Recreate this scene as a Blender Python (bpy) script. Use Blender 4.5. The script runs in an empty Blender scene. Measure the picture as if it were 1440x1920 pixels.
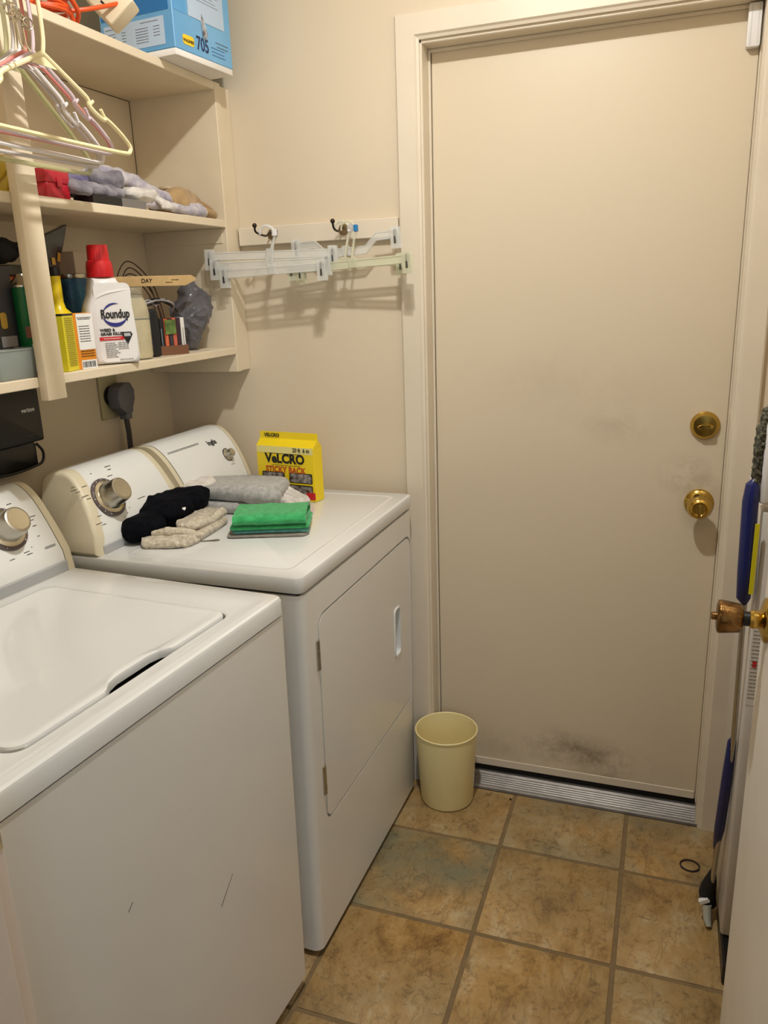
import bpy, bmesh, math, random
from mathutils import Vector, Matrix, noise as mnoise

S = bpy.context.scene
COL = S.collection
PI = math.pi

# ------------------------------------------------------------------ camera
CAM = Vector((1.40170, -2.04131, 1.44314))
MR = ((0.940048, 0.339087, -0.036468), (-0.060993, 0.272364, 0.960259), (-0.335544, 0.900465, -0.276717))
cd = bpy.data.cameras.new('camera'); cam = bpy.data.objects.new('camera', cd); COL.objects.link(cam)
m = Matrix.Identity(4)
for i in range(3):
    m[i][0] = MR[0][i]; m[i][1] = MR[1][i]; m[i][2] = -MR[2][i]; m[i][3] = CAM[i]
cam.matrix_world = m
cd.sensor_fit = 'HORIZONTAL'; cd.sensor_width = 36.0
cd.lens = 1491.636 * 36.0 / 1440.0
cd.shift_x = (720 - 703.75) / 1440; cd.shift_y = (975.34 - 960) / 1440
cd.clip_start = 0.05
S.camera = cam

# ------------------------------------------------------------------ world, lights, exposure
W = bpy.data.worlds.new('world'); S.world = W; W.use_nodes = True
bg = W.node_tree.nodes['Background']; bg.inputs[0].default_value = (0.80, 0.86, 1.0, 1); bg.inputs[1].default_value = 0.05

def light(name, kind, loc, energy, color, size=0.1, rot=None, size_y=None):
    d = bpy.data.lights.new(name, kind); o = bpy.data.objects.new(name, d); COL.objects.link(o)
    o.location = loc; d.energy = energy; d.color = color
    if kind == 'AREA':
        d.size = size
        if size_y: d.shape = 'RECTANGLE'; d.size_y = size_y
    else: d.shadow_soft_size = size
    if rot: o.rotation_euler = rot
    return o
LAMP = (1.05, -0.92, 2.54)
light('ceiling_bulb', 'POINT', LAMP, 8.0, (1.0, 0.985, 0.955), 0.03)
light('ceiling_bulb_downlight', 'AREA', (LAMP[0], LAMP[1], LAMP[2] - 0.035), 15.5, (1.0, 0.985, 0.955), 0.06).data.shape = 'DISK'
# daylight from the room behind the camera (cool) coming through the open doorway
light('hall_window', 'AREA', (2.3, -4.2, 1.5), 14, (0.66, 0.82, 1.0), 1.3, (math.radians(88), 0, math.radians(8)), 1.5)
S.view_settings.view_transform = 'Standard'; S.view_settings.look = 'None'
S.view_settings.exposure = 0.0; S.view_settings.gamma = 1.0; S.view_settings.use_curve_mapping = False

# ------------------------------------------------------------------ materials
def lin(c):
    def f(v): return v / 12.92 if v <= 0.04045 else ((v + 0.055) / 1.055) ** 2.4
    return tuple(f(v / 255.0) for v in c) + (1,)
MATS = {}
def mat(name, col, rough=0.5, metal=0.0, var=0.04, scale=8.0, bump=0.0, bscale=60.0, col2=None, clear=0.0, coat=0.0, sheen=0.0, spec=0.5, emit=0):
    if name in MATS: return MATS[name]
    m = bpy.data.materials.new(name); m.use_nodes = True; MATS[name] = m
    nt = m.node_tree; N = nt.nodes; L = nt.links; b = N['Principled BSDF']
    b.inputs['Roughness'].default_value = rough; b.inputs['Metallic'].default_value = metal
    b.inputs['Specular IOR Level'].default_value = spec
    b.inputs['Coat Weight'].default_value = coat; b.inputs['Sheen Weight'].default_value = sheen
    tc = N.new('ShaderNodeTexCoord')
    c = lin(col); c2 = lin(col2) if col2 else tuple(max(0, v * (1 - var * 2.2)) for v in c[:3]) + (1,)
    n = N.new('ShaderNodeTexNoise'); n.inputs['Scale'].default_value = scale; n.inputs['Detail'].default_value = 5
    L.new(tc.outputs['Object'], n.inputs['Vector'])
    r = N.new('ShaderNodeValToRGB'); r.color_ramp.elements[0].position = 0.35; r.color_ramp.elements[1].position = 0.65
    r.color_ramp.elements[0].color = c2; r.color_ramp.elements[1].color = c
    L.new(n.outputs['Fac'], r.inputs['Fac']); L.new(r.outputs['Color'], b.inputs['Base Color'])
    if bump:
        n2 = N.new('ShaderNodeTexNoise'); n2.inputs['Scale'].default_value = bscale; n2.inputs['Detail'].default_value = 3
        L.new(tc.outputs['Object'], n2.inputs['Vector'])
        bp = N.new('ShaderNodeBump'); bp.inputs['Strength'].default_value = bump; bp.inputs['Distance'].default_value = 0.002
        L.new(n2.outputs['Fac'], bp.inputs['Height']); L.new(bp.outputs['Normal'], b.inputs['Normal'])
    if clear:
        t = N.new('ShaderNodeBsdfTransparent'); mx = N.new('ShaderNodeMixShader'); mx.inputs[0].default_value = clear
        L.new(b.outputs[0], mx.inputs[1]); L.new(t.outputs[0], mx.inputs[2])
        L.new(mx.outputs[0], N['Material Output'].inputs['Surface'])
    return m

WALL = mat('wall_paint', (219, 204, 179), 0.48, var=0.02, scale=2.0, bump=0.10, bscale=90, col2=(215, 200, 175))
TRIMM = mat('trim_paint', (226, 214, 193), 0.38, var=0.02, scale=5, bump=0.08, bscale=40, col2=(220, 208, 187))
SHELFP = mat('shelf_paint', (226, 212, 186), 0.42, var=0.02, scale=6, bump=0.12, bscale=70, col2=(218, 203, 176))
CEIL = mat('ceiling_paint', (236, 232, 222), 0.8, bump=0.2, bscale=120)
ENAMEL = mat('white_enamel', (225, 225, 222), 0.16, var=0.01, scale=3, coat=0.3, bump=0.02, bscale=30)
ENAMELB = mat('white_enamel_body', (233, 231, 225), 0.22, var=0.015, scale=3, coat=0.2)
PANELW = mat('white_panel', (232, 233, 230), 0.3, var=0.01)
BISQUE = mat('bisque_plastic', (222, 212, 184), 0.42, var=0.03)
GREYP = mat('grey_strip', (176, 178, 180), 0.35, var=0.02)
DARK = mat('dark_gap', (22, 20, 18), 0.7, var=0.05)
BLACK = mat('black_plastic', (14, 14, 16), 0.35, var=0.05)
BLACKT = mat('black_print', (16, 15, 15), 0.55, var=0.02)
GREYT = mat('grey_print', (96, 96, 98), 0.55, var=0.02)
WHITET = mat('white_print', (235, 235, 232), 0.5, var=0.01)
BRASS = mat('polished_brass', (206, 172, 88), 0.16, 1.0, var=0.06, scale=20)
ABRASS = mat('antique_brass', (150, 112, 66), 0.28, 1.0, var=0.25, scale=60, bump=0.5, bscale=160)
STEEL = mat('brushed_steel', (190, 186, 174), 0.28, 1.0, var=0.05, scale=40)
STEELL = mat('light_steel', (214, 208, 190), 0.22, 1.0, var=0.05)
ALU = mat('aluminium_sill', (150, 145, 140), 0.42, 0.7, var=0.12, scale=14, bump=0.2, bscale=60)
ORANGE = mat('orange_vinyl', (226, 84, 26), 0.4, var=0.06)
IVORY = mat('ivory_plastic', (236, 224, 178), 0.38, var=0.03)
WHITEP = mat('white_plastic', (236, 234, 232), 0.32, var=0.02)
PINKP = mat('pink_plastic', (226, 140, 132), 0.35, var=0.03)
LILACP = mat('lilac_plastic', (214, 196, 204), 0.35, var=0.03)
GREENISH = mat('clear_green_plastic', (196, 196, 140), 0.25, var=0.03, clear=0.45)
CLEAR = mat('clear_plastic', (236, 236, 230), 0.10, var=0.03, clear=0.60)
CLEARY = mat('clear_yellowish_plastic', (230, 229, 200), 0.12, var=0.03, clear=0.52)
SMOKE = mat('frosted_tub', (176, 186, 182), 0.3, var=0.05, clear=0.42)
GLASS = mat('jar_glass', (214, 214, 196), 0.05, var=0.02, clear=0.70)
BASKETM = mat('cream_plastic', (246, 230, 172), 0.36, var=0.025, scale=5)
NAVY = mat('navy_plastic', (26, 36, 98), 0.28, var=0.08)
PURPLE = mat('purple_tag', (84, 62, 158), 0.4)
BLUETAG = mat('blue_tag', (40, 128, 190), 0.4)

# ------------------------------------------------------------------ mesh helpers
def finish(bm, name, m, parent=None, off=(0, 0, 0), smooth=True, ang=35, label=None):
    if off != (0, 0, 0): bmesh.ops.translate(bm, verts=bm.verts, vec=Vector(off) * -1)
    bmesh.ops.recalc_face_normals(bm, faces=bm.faces)
    me = bpy.data.meshes.new(name); bm.to_mesh(me); bm.free()
    if m: me.materials.append(m)
    if smooth:
        me.shade_smooth()
        try: me.set_sharp_from_angle(angle=math.radians(ang))
        except Exception: pass
    o = bpy.data.objects.new(name, me); COL.objects.link(o)
    if parent: o.parent = parent
    if label: o['label'] = label
    return o
def tag(o, label, cat, group=None, kind=None):
    o['label'] = label; o['category'] = cat
    if group: o['group'] = group
    if kind: o['kind'] = kind
    return o
def struct(o, label=None, cat=None):
    o['kind'] = 'structure'
    if label: o['label'] = label
    if cat: o['category'] = cat
    return o
def empty(name, loc=(0, 0, 0), rz=0.0):
    o = bpy.data.objects.new(name, None); o.empty_display_size = 0.05; COL.objects.link(o)
    o.location = loc; o.rotation_euler = (0, 0, rz); return o

def box(bm, x0, x1, y0, y1, z0, z1, bev=0.0, seg=1, M=None):
    r = bmesh.ops.create_cube(bm, size=1.0)
    vs = r['verts']
    for v in vs:
        v.co = Vector(((x0 + x1) / 2 + v.co.x * (x1 - x0), (y0 + y1) / 2 + v.co.y * (y1 - y0), (z0 + z1) / 2 + v.co.z * (z1 - z0)))
    if bev:
        es = list({e for v in vs for e in v.link_edges})
        r2 = bmesh.ops.bevel(bm, geom=es, offset=bev, segments=seg, profile=0.5, affect='EDGES')
        vs = list({v for f in r2['faces'] for v in f.verts} | {v for v in vs if v.is_valid})
    if M is not None: bmesh.ops.transform(bm, matrix=M, verts=[v for v in vs if v.is_valid])
    return vs
def newbm(): return bmesh.new()
def rrect(x0, x1, y0, y1, r, n=5):
    """rounded rectangle, 4*(n+1) points; r a number or four (x1y1, x0y1, x0y0, x1y0)"""
    rs = r if isinstance(r, (tuple, list)) else (r,) * 4
    out = []
    for k, (sx, sy) in enumerate(((1, 1), (-1, 1), (-1, -1), (1, -1))):
        rr = max(rs[k], 1e-5)
        cx = (x1 if sx > 0 else x0) - sx * rr; cy = (y1 if sy > 0 else y0) - sy * rr
        for i in range(n + 1):
            a = k * PI / 2 + i * PI / 2 / n
            out.append((cx + rr * math.cos(a), cy + rr * math.sin(a)))
    return out
def loft(bm, loops, cap0=True, cap1=True, close=False):
    """loops: lists of 3-D points, all the same length"""
    R = [[bm.verts.new(p) for p in l] for l in loops]
    n = len(R[0])
    for a, b in zip(R[:-1], R[1:]) if not close else zip(R, R[1:] + R[:1]):
        for i in range(n):
            j = (i + 1) % n
            try: bm.faces.new((a[i], a[j], b[j], b[i]))
            except ValueError: pass
    if not close:
        if cap0: bm.faces.new(R[0][::-1])
        if cap1: bm.faces.new(R[-1])
    return [v for l in R for v in l]
def lift(pts, z): return [(p[0], p[1], z) for p in pts]
def liftx(pts, x): return [(x, p[0], p[1]) for p in pts]
def rslab(bm, x0, x1, y0, y1, z0, z1, r, bev=0.003, n=5, axis='z', bot=True):
    """slab with rounded corners and softly bevelled faces; for axis x the args are y0 y1 z0 z1 x0 x1"""
    def L(i, z):
        p = rrect(x0 + i, x1 - i, y0 + i, y1 - i, tuple(max(q - i, 1e-4) for q in (r if isinstance(r, (tuple, list)) else (r,) * 4)), n)
        if axis == 'z': return lift(p, z)
        if axis == 'x': return liftx(p, z)
        return [(q[0], z, q[1]) for q in p]
    s = 1 if z1 > z0 else -1
    ls = []
    if bot: ls += [L(bev, z0), L(bev * 0.3, z0 + s * bev * 0.3), L(0, z0 + s * bev)]
    else: ls += [L(0, z0)]
    ls += [L(0, z1 - s * bev), L(bev * 0.3, z1 - s * bev * 0.3), L(bev, z1)]
    return loft(bm, ls)
def prism(bm, pts, a0, a1, axis='z', bev=0.0):
    """extrude a polygon; bev shrinks end loops about the centroid"""
    cx = sum(p[0] for p in pts) / len(pts); cy = sum(p[1] for p in pts) / len(pts)
    def L(k, a):
        q = [(cx + (p[0] - cx) * k, cy + (p[1] - cy) * k) for p in pts]
        if axis == 'z': return lift(q, a)
        if axis == 'x': return liftx(q, a)
        return [(p[0], a, p[1]) for p in q]
    if not bev: return loft(bm, [L(1, a0), L(1, a1)])
    R = max(math.hypot(p[0] - cx, p[1] - cy) for p in pts); k = 1 - bev / R; k2 = 1 - 0.3 * bev / R
    s = 1 if a1 > a0 else -1
    return loft(bm, [L(k, a0), L(k2, a0 + s * bev * 0.3), L(1, a0 + s * bev), L(1, a1 - s * bev), L(k2, a1 - s * bev * 0.3), L(k, a1)])
def lathe(bm, prof, M=None, seg=28, sx=1.0, sy=1.0, cap=True):
    ls = [[(max(r, 1e-5) * math.cos(2 * PI * i / seg) * sx, max(r, 1e-5) * math.sin(2 * PI * i / seg) * sy, z) for i in range(seg)] for r, z in prof]
    vs = loft(bm, ls, cap, cap)
    if M is not None: bmesh.ops.transform(bm, matrix=M, verts=vs)
    return vs
def catmull(P, k=6, closed=False):
    P = [Vector(p) for p in P]; out = []
    n = len(P); rng = range(n) if closed else range(n - 1)
    for i in rng:
        if closed: a, b, c, d = P[i - 1], P[i], P[(i + 1) % n], P[(i + 2) % n]
        else: a, b, c, d = P[max(i - 1, 0)], P[i], P[i + 1], P[min(i + 2, n - 1)]
        for j in range(k):
            t = j / k
            out.append(0.5 * ((2 * b) + (c - a) * t + (2 * a - 5 * b + 4 * c - d) * t * t + (3 * b - 3 * c + d - a) * t ** 3))
    if not closed: out.append(P[-1])
    return out
def tube(bm, P, r, seg=8, closed=False, flat=1.0, up=None, M=None):
    P = [Vector(p) for p in P]; n = len(P)
    rad = r if isinstance(r, (list, tuple)) else [r] * n
    if len(rad) != n:
        rad = [rad[0] + (rad[-1] - rad[0]) * 0 if False else _interp(rad, i / (n - 1)) for i in range(n)]
    loops = []; nrm = None
    for i in range(n):
        t = (P[(i + 1) % n] - P[i - 1]) if closed else (P[min(i + 1, n - 1)] - P[max(i - 1, 0)])
        t = t.normalized() if t.length > 1e-9 else Vector((0, 0, 1))
        if up is not None:
            b = t.cross(Vector(up));
            if b.length < 1e-6: b = Vector((1, 0, 0))
            b.normalize(); nn = b.cross(t).normalized()
        else:
            if nrm is None: nrm = t.orthogonal().normalized()
            nrm = (nrm - t * nrm.dot(t)).normalized(); nn = nrm; b = t.cross(nn)
        loops.append([P[i] + (b * math.cos(2 * PI * k / seg) + nn * math.sin(2 * PI * k / seg) * flat) * rad[i] for k in range(seg)])
    vs = loft(bm, loops, close=closed)
    if M is not None: bmesh.ops.transform(bm, matrix=M, verts=vs)
    return vs
def _interp(a, t):
    x = t * (len(a) - 1); i = min(int(x), len(a) - 2); return a[i] + (a[i + 1] - a[i]) * (x - i)
def rumple(bm, amp, scale, seed=0, verts=None, zmin=None):
    bm.normal_update()
    for v in (verts or bm.verts):
        d = mnoise.noise(v.co * scale + Vector((seed * 3.1, seed * 1.7, seed)))
        d2 = mnoise.noise(v.co * scale * 2.7 + Vector((seed, 5, seed * 2.2)))
        v.co += v.normal * (amp * d + amp * 0.45 * d2)
        if zmin is not None and v.co.z < zmin: v.co.z = zmin
def subdiv(bm, n=1):
    bmesh.ops.subdivide_edges(bm, edges=bm.edges[:], cuts=n, use_grid_fill=True)
def text(parent, body, size, M, m, ext=0.0002, align='CENTER', name='lettering', sx=1.0, bold=0.0):
    c = bpy.data.curves.new(name, 'FONT'); c.body = body; c.size = size; c.align_x = align; c.align_y = 'CENTER'
    c.extrude = ext; c.offset = bold; c.resolution_u = 3; c.materials.append(m)
    tmp = bpy.data.objects.new(name, c); COL.objects.link(tmp)
    dg = bpy.context.evaluated_depsgraph_get()
    me = bpy.data.meshes.new_from_object(tmp.evaluated_get(dg)); me.name = name
    bpy.data.objects.remove(tmp); bpy.data.curves.remove(c)
    me.transform(M @ Matrix.Diagonal((sx, 1, 1, 1)))
    if not me.materials: me.materials.append(m)
    o = bpy.data.objects.new(name, me); COL.objects.link(o); o.parent = parent
    return o
def frame(o, xdir, ydir):
    x = Vector(xdir).normalized(); y = Vector(ydir); y = (y - x * y.dot(x)).normalized(); z = x.cross(y)
    return Matrix(((x.x, y.x, z.x, o[0]), (x.y, y.y, z.y, o[1]), (x.z, y.z, z.z, o[2]), (0, 0, 0, 1)))
def carve(o, cutter):
    md = o.modifiers.new('b', 'BOOLEAN'); md.object = cutter; md.operation = 'DIFFERENCE'; md.solver = 'EXACT'
    dg = bpy.context.evaluated_depsgraph_get(); dg.update()
    me = bpy.data.meshes.new_from_object(o.evaluated_get(dg)); o.modifiers.remove(md)
    me.name = o.data.name; o.data = me
    me.shade_smooth()
    try: me.set_sharp_from_angle(angle=math.radians(30))
    except Exception: pass
    bpy.data.objects.remove(cutter)

# ------------------------------------------------------------------ dimensions
ZS = (1.2903, 1.6173, 1.9447); TS = 0.019          # undersides of the three shelves
XS = 0.2828                                        # front of the shelves
YR = 0.055                                         # face of the exterior door slab
XL, XR = 0.8147, 1.5429; CL, CRR = 0.7409, 1.604   # slab sides, outer sides of the casing
RW = 1.66; CH = 2.60; YN = -1.50

# ------------------------------------------------------------------ room shell
def sbox(name, *a, m=WALL, bev=0.0, label=None, parent=None):
    bm = newbm(); box(bm, *a, bev=bev); o = finish(bm, name, m, parent, smooth=False)
    if parent is None: o['kind'] = 'structure'
    if label: o['label'] = label
    return o
sbox('wall_left', -0.12, 0.0, -1.6, 0.12, 0, CH, label='cream painted wall behind the washer, dryer and shelves')
bm = newbm()
box(bm, 0.0, XL - 0.03, 0.0, 0.14, 0, CH); box(bm, XR + 0.03, RW, 0.0, 0.14, 0, CH); box(bm, XL - 0.03, XR + 0.03, 0.0, 0.14, 2.045, CH)
wb = finish(bm, 'wall_back', WALL, smooth=False); struct(wb, 'cream wall around the closed exterior door')
sbox('wall_right', RW, RW + 0.12, -1.6, 0.14, 0, CH, label='cream wall behind the open interior door')
bm = newbm()
box(bm, -0.12, 0.735, YN - 0.12, YN, 0, CH); box(bm, 0.735, RW + 0.12, YN - 0.12, YN, 2.06, CH); box(bm, 1.60, RW + 0.12, YN - 0.12, YN, 0, 2.06)
struct(finish(bm, 'wall_front', WALL, smooth=False), 'wall with the doorway the photo is taken through')
sbox('ceiling', -0.12, RW + 0.12, -1.62, 0.14, CH, CH + 0.1, m=CEIL, label='white ceiling of the laundry room')
dj = empty('trim_2'); struct(dj, 'painted jamb of the doorway beside the washing machine')
JM = mat('jamb_paint', (232, 218, 204), 0.45, var=0.03, bump=0.1)
bm = newbm(); box(bm, 0.7352, 0.757, -1.625, -1.4995, 0, 2.06, bev=0.0012); finish(bm, 'jamb', JM, dj, smooth=False)
bm = newbm(); box(bm, 0.7572, 0.767, -1.60, -1.522, 0, 2.05, bev=0.002); finish(bm, 'stop', JM, dj, smooth=False)
bm = newbm(); box(bm, 0.7572, 0.7580, -1.519, -1.5005, 0.880, 0.940, bev=0.0003); sk = finish(bm, 'strike_plate', mat('painted_strike', (204, 184, 146), 0.5, var=0.2, scale=60), dj, smooth=False)
bm = newbm(); box(bm, 0.7581, 0.7583, -1.515, -1.505, 0.898, 0.922); finish(bm, 'latch_hole', DARK, sk, smooth=False)
# the room beyond the doorway, behind the camera
HALLW = mat('hall_wall_paint', (214, 206, 190), 0.7, var=0.02)
sbox('wall_hall_left', -0.5, -0.38, -4.6, YN - 0.12, 0, CH, m=HALLW); sbox('wall_hall_right', 3.0, 3.12, -4.6, YN - 0.12, 0, CH, m=HALLW)
sbox('wall_hall_far', -0.5, 3.12, -4.72, -4.6, 0, CH, m=HALLW); sbox('wall_hall_near', RW + 0.12, 3.12, YN - 0.12, YN - 0.0, 0, CH, m=HALLW)
sbox('wall_hall_corner', -0.5, -0.12, YN - 0.12, YN, 0, CH, m=HALLW)

# floor: grout bed and single tiles
GROUT = mat('grout', (130, 108, 74), 0.85, var=0.08, scale=30, bump=0.3)
bm = newbm(); box(bm, -0.5, 3.1, -4.7, 0.14, -0.06, -0.0025); floor = finish(bm, 'floor', GROUT, smooth=False)
struct(floor, 'brown slate-look tile floor with recessed grout lines')
def tile_material():
    m = bpy.data.materials.new('slate_tile'); m.use_nodes = True; nt = m.node_tree; N = nt.nodes; L = nt.links
    b = N['Principled BSDF']; b.inputs['Roughness'].default_value = 0.42
    tc = N.new('ShaderNodeTexCoord'); oi = N.new('ShaderNodeObjectInfo')
    off = N.new('ShaderNodeVectorMath'); off.operation = 'MULTIPLY_ADD'
    cr = N.new('ShaderNodeCombineXYZ'); ml = N.new('ShaderNodeMath'); ml.operation = 'MULTIPLY'; ml.inputs[1].default_value = 37.0
    L.new(oi.outputs['Random'], ml.inputs[0]); L.new(ml.outputs[0], cr.inputs[0]); L.new(ml.outputs[0], cr.inputs[2])
    add = N.new('ShaderNodeVectorMath'); add.operation = 'ADD'; L.new(tc.outputs['Object'], add.inputs[0]); L.new(cr.outputs[0], add.inputs[1])
    def noise(sc, det=6, rough=0.6, dist=0.0, src=None):
        n = N.new('ShaderNodeTexNoise'); n.inputs['Scale'].default_value = sc; n.inputs['Detail'].default_value = det
        n.inputs['Roughness'].default_value = rough; n.inputs['Distortion'].default_value = dist
        L.new((src or add).outputs[0], n.inputs['Vector']); return n
    mp = N.new('ShaderNodeMapping'); mp.inputs['Scale'].default_value = (1.0, 0.65, 1.0); mp.inputs['Rotation'].default_value = (0, 0, 0.5)
    L.new(add.outputs[0], mp.inputs[0])
    n1 = noise(7.5, 12, 0.78, 0.35, mp); r1 = N.new('ShaderNodeValToRGB'); e = r1.color_ramp.elements
    e[0].position = 0.36; e[0].color = lin((134, 96, 48)); e[1].position = 0.66; e[1].color = lin((204, 186, 150))
    x = e.new(0.45); x.color = lin((174, 135, 76)); x = e.new(0.55); x.color = lin((188, 154, 102))
    L.new(n1.outputs['Fac'], r1.inputs['Fac'])
    n2 = noise(3.2, 5, 0.6, 0.5); r2 = N.new('ShaderNodeValToRGB'); r2.color_ramp.elements[0].position = 0.36; r2.color_ramp.elements[1].position = 0.58
    L.new(n2.outputs['Fac'], r2.inputs['Fac'])
    mg = N.new('ShaderNodeMixRGB'); mg.inputs[2].default_value = lin((128, 124, 98)); L.new(r1.outputs[0], mg.inputs[1])
    mm = N.new('ShaderNodeMath'); mm.operation = 'MULTIPLY'; L.new(r2.outputs[0], mm.inputs[0])
    sep = N.new('ShaderNodeSeparateColor'); L.new(oi.outputs['Color'], sep.inputs[0]); L.new(sep.outputs[0], mm.inputs[1])
    L.new(mm.outputs[0], mg.inputs[0])
    # dark pits and light crackle
    n3 = noise(38, 8, 0.75, 0.8); r3 = N.new('ShaderNodeValToRGB'); r3.color_ramp.elements[0].position = 0.36; r3.color_ramp.elements[1].position = 0.47
    r3.color_ramp.elements[0].color = (0.30, 0.28, 0.24, 1); r3.color_ramp.elements[1].color = (1, 1, 1, 1)
    L.new(n3.outputs['Fac'], r3.inputs['Fac'])
    m3 = N.new('ShaderNodeMixRGB'); m3.blend_type = 'MULTIPLY'; m3.inputs[0].default_value = 0.6; L.new(mg.outputs[0], m3.inputs[1]); L.new(r3.outputs[0], m3.inputs[2])
    mp2 = N.new('ShaderNodeMapping'); mp2.inputs['Scale'].default_value = (1.0, 0.3, 1.0); mp2.inputs['Rotation'].default_value = (0, 0, 0.95); L.new(add.outputs[0], mp2.inputs[0])
    n4 = noise(9, 5, 0.6, 1.6, mp2); r4 = N.new('ShaderNodeValToRGB'); ee = r4.color_ramp.elements
    ee[0].position = 0.485; ee[0].color = (0, 0, 0, 1); ee[1].position = 0.515; ee[1].color = (0, 0, 0, 1); q = ee.new(0.5); q.color = (1, 1, 1, 1)
    L.new(n4.outputs['Fac'], r4.inputs['Fac'])
    m4 = N.new('ShaderNodeMixRGB'); m4.inputs[2].default_value = lin((104, 80, 50)); L.new(m3.outputs[0], m4.inputs[1])
    k4 = N.new('ShaderNodeMath'); k4.operation = 'MULTIPLY'; k4.inputs[1].default_value = 0.4; L.new(r4.outputs[0], k4.inputs[0]); L.new(k4.outputs[0], m4.inputs[0])
    L.new(m4.outputs[0], b.inputs['Base Color'])
    bp = N.new('ShaderNodeBump'); bp.inputs['Strength'].default_value = 0.35; bp.inputs['Distance'].default_value = 0.003
    hh = N.new('ShaderNodeMath'); hh.operation = 'ADD'; L.new(n1.outputs['Fac'], hh.inputs[0]); L.new(n3.outputs['Fac'], hh.inputs[1])
    L.new(hh.outputs[0], bp.inputs['Height']); L.new(bp.outputs[0], b.inputs['Normal'])
    return m
TILE = tile_material()
T = 0.3136; TX = 1.0521; TY = -0.2436
random.seed(4)
tmesh = {}
for i in range(-4, 3):
    for j in range(-6, 2):
        x0 = TX + i * T; x1 = x0 + T; y0 = TY + (j - 1) * T; y1 = y0 + T
        x1 = min(x1, RW); y1 = min(y1, -0.002); x0 = max(x0, 0.001)
        if x1 - x0 < 0.02 or y1 - y0 < 0.02: continue
        g = 0.0052
        w, h = round(x1 - x0, 4), round(y1 - y0, 4)
        if (w, h) not in tmesh:
            bm = newbm()
            rslab(bm, -w / 2 + g, w / 2 - g, -h / 2 + g, h / 2 - g, -0.012, 0.0, 0.004, 0.0018, 2, bot=False)
            o = finish(bm, 'tile', TILE, floor); tmesh[(w, h)] = o.data
        else:
            o = bpy.data.objects.new('tile', tmesh[(w, h)]); COL.objects.link(o); o.parent = floor
        o.location = ((x0 + x1) / 2, (y0 + y1) / 2, random.uniform(-0.0004, 0.0002))
        grey = 0.35
        if i == -1 and j == 0: grey = 1.0
        elif i == 0 and j == 1: grey = 0.6
        elif i == 1 and j == 1: grey = 0.7
        o.color = (grey, grey, grey, 1)

# door frame: casing, jambs, sill
fr = empty('trim_1'); struct(fr, 'cream painted casing and jambs around the exterior door')
TH = 0.018; ZI = 2.0082; ZO = 2.0643
def casing_leg(x_out, x_in):
    bm = newbm(); s = 1 if x_in > x_out else -1
    prof = [(x_out, 0), (x_out, -TH * 0.8), (x_out + s * 0.004, -TH), (x_in - s * 0.010, -TH), (x_in - s * 0.006, -TH * 0.75), (x_in, -TH * 0.6), (x_in, 0)]
    def tz(x): return ZI + (ZO - ZI) * abs(x - x_in) / abs(x_out - x_in)
    loft(bm, [[(p[0], p[1], 0.0) for p in prof], [(p[0], p[1], tz(p[0])) for p in prof]])
    return finish(bm, 'casing', TRIMM, fr, smooth=False)
casing_leg(CL, 0.7997); casing_leg(CRR, 1.5500)
bm = newbm()
prof = [(ZO, 0), (ZO, -TH * 0.8), (ZO - 0.004, -TH), (ZI + 0.010, -TH), (ZI + 0.006, -TH * 0.75), (ZI, -TH * 0.6), (ZI, 0)]
def hx(z, s): return (0.7997 - (0.7997 - CL) * (z - ZI) / (ZO - ZI)) if s < 0 else (1.55 + (CRR - 1.55) * (z - ZI) / (ZO - ZI))
loft(bm, [[(hx(p[0], -1), p[1], p[0]) for p in prof], [(hx(p[0], 1), p[1], p[0]) for p in prof]])
finish(bm, 'casing', TRIMM, fr, smooth=False)
for (a, b) in ((XL - 0.030, XL - 0.010), (XR + 0.002, XR + 0.022)):
    bm = newbm(); box(bm, a, b, -0.004, 0.14, 0, 2.02, bev=0.002); finish(bm, 'jamb', TRIMM, fr, smooth=False)
bm = newbm(); box(bm, XL - 0.03, XR + 0.022, -0.004, 0.14, 2.0005, 2.0205, bev=0.002); finish(bm, 'jamb', TRIMM, fr, smooth=False)
# weather strip beside the slab
for a in (XL - 0.010, XR - 0.0):
    bm = newbm(); box(bm, a, a + 0.006, 0.045, 0.0548, 0.04, 2.0, bev=0.002); finish(bm, 'weather_strip', TRIMM, fr, smooth=False)
bm = newbm(); box(bm, XL - 0.01, XR, 0.047, 0.0545, 1.9925, 2.0003, bev=0.0015); finish(bm, 'weather_strip', TRIMM, fr, smooth=False)
# aluminium sill with ribs
bm = newbm()
pr = [(-0.006, 0.0), (-0.004, 0.006), (0.0, 0.008)]
for k in range(6):
    y = 0.002 + k * 0.0075; z = 0.0085 + k * 0.0022
    pr += [(y, z), (y + 0.0015, z + 0.0018), (y + 0.0035, z + 0.0018), (y + 0.005, z)]
pr += [(0.052, 0.024), (0.14, 0.026), (0.14, 0.0)]
x0, x1 = XL - 0.008, XR + 0.012
loft(bm, [[(x0, p[0], p[1]) for p in pr], [(x1, p[0], p[1]) for p in pr]])
finish(bm, 'sill', ALU, fr, smooth=False, label='ribbed aluminium threshold strip')

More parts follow.
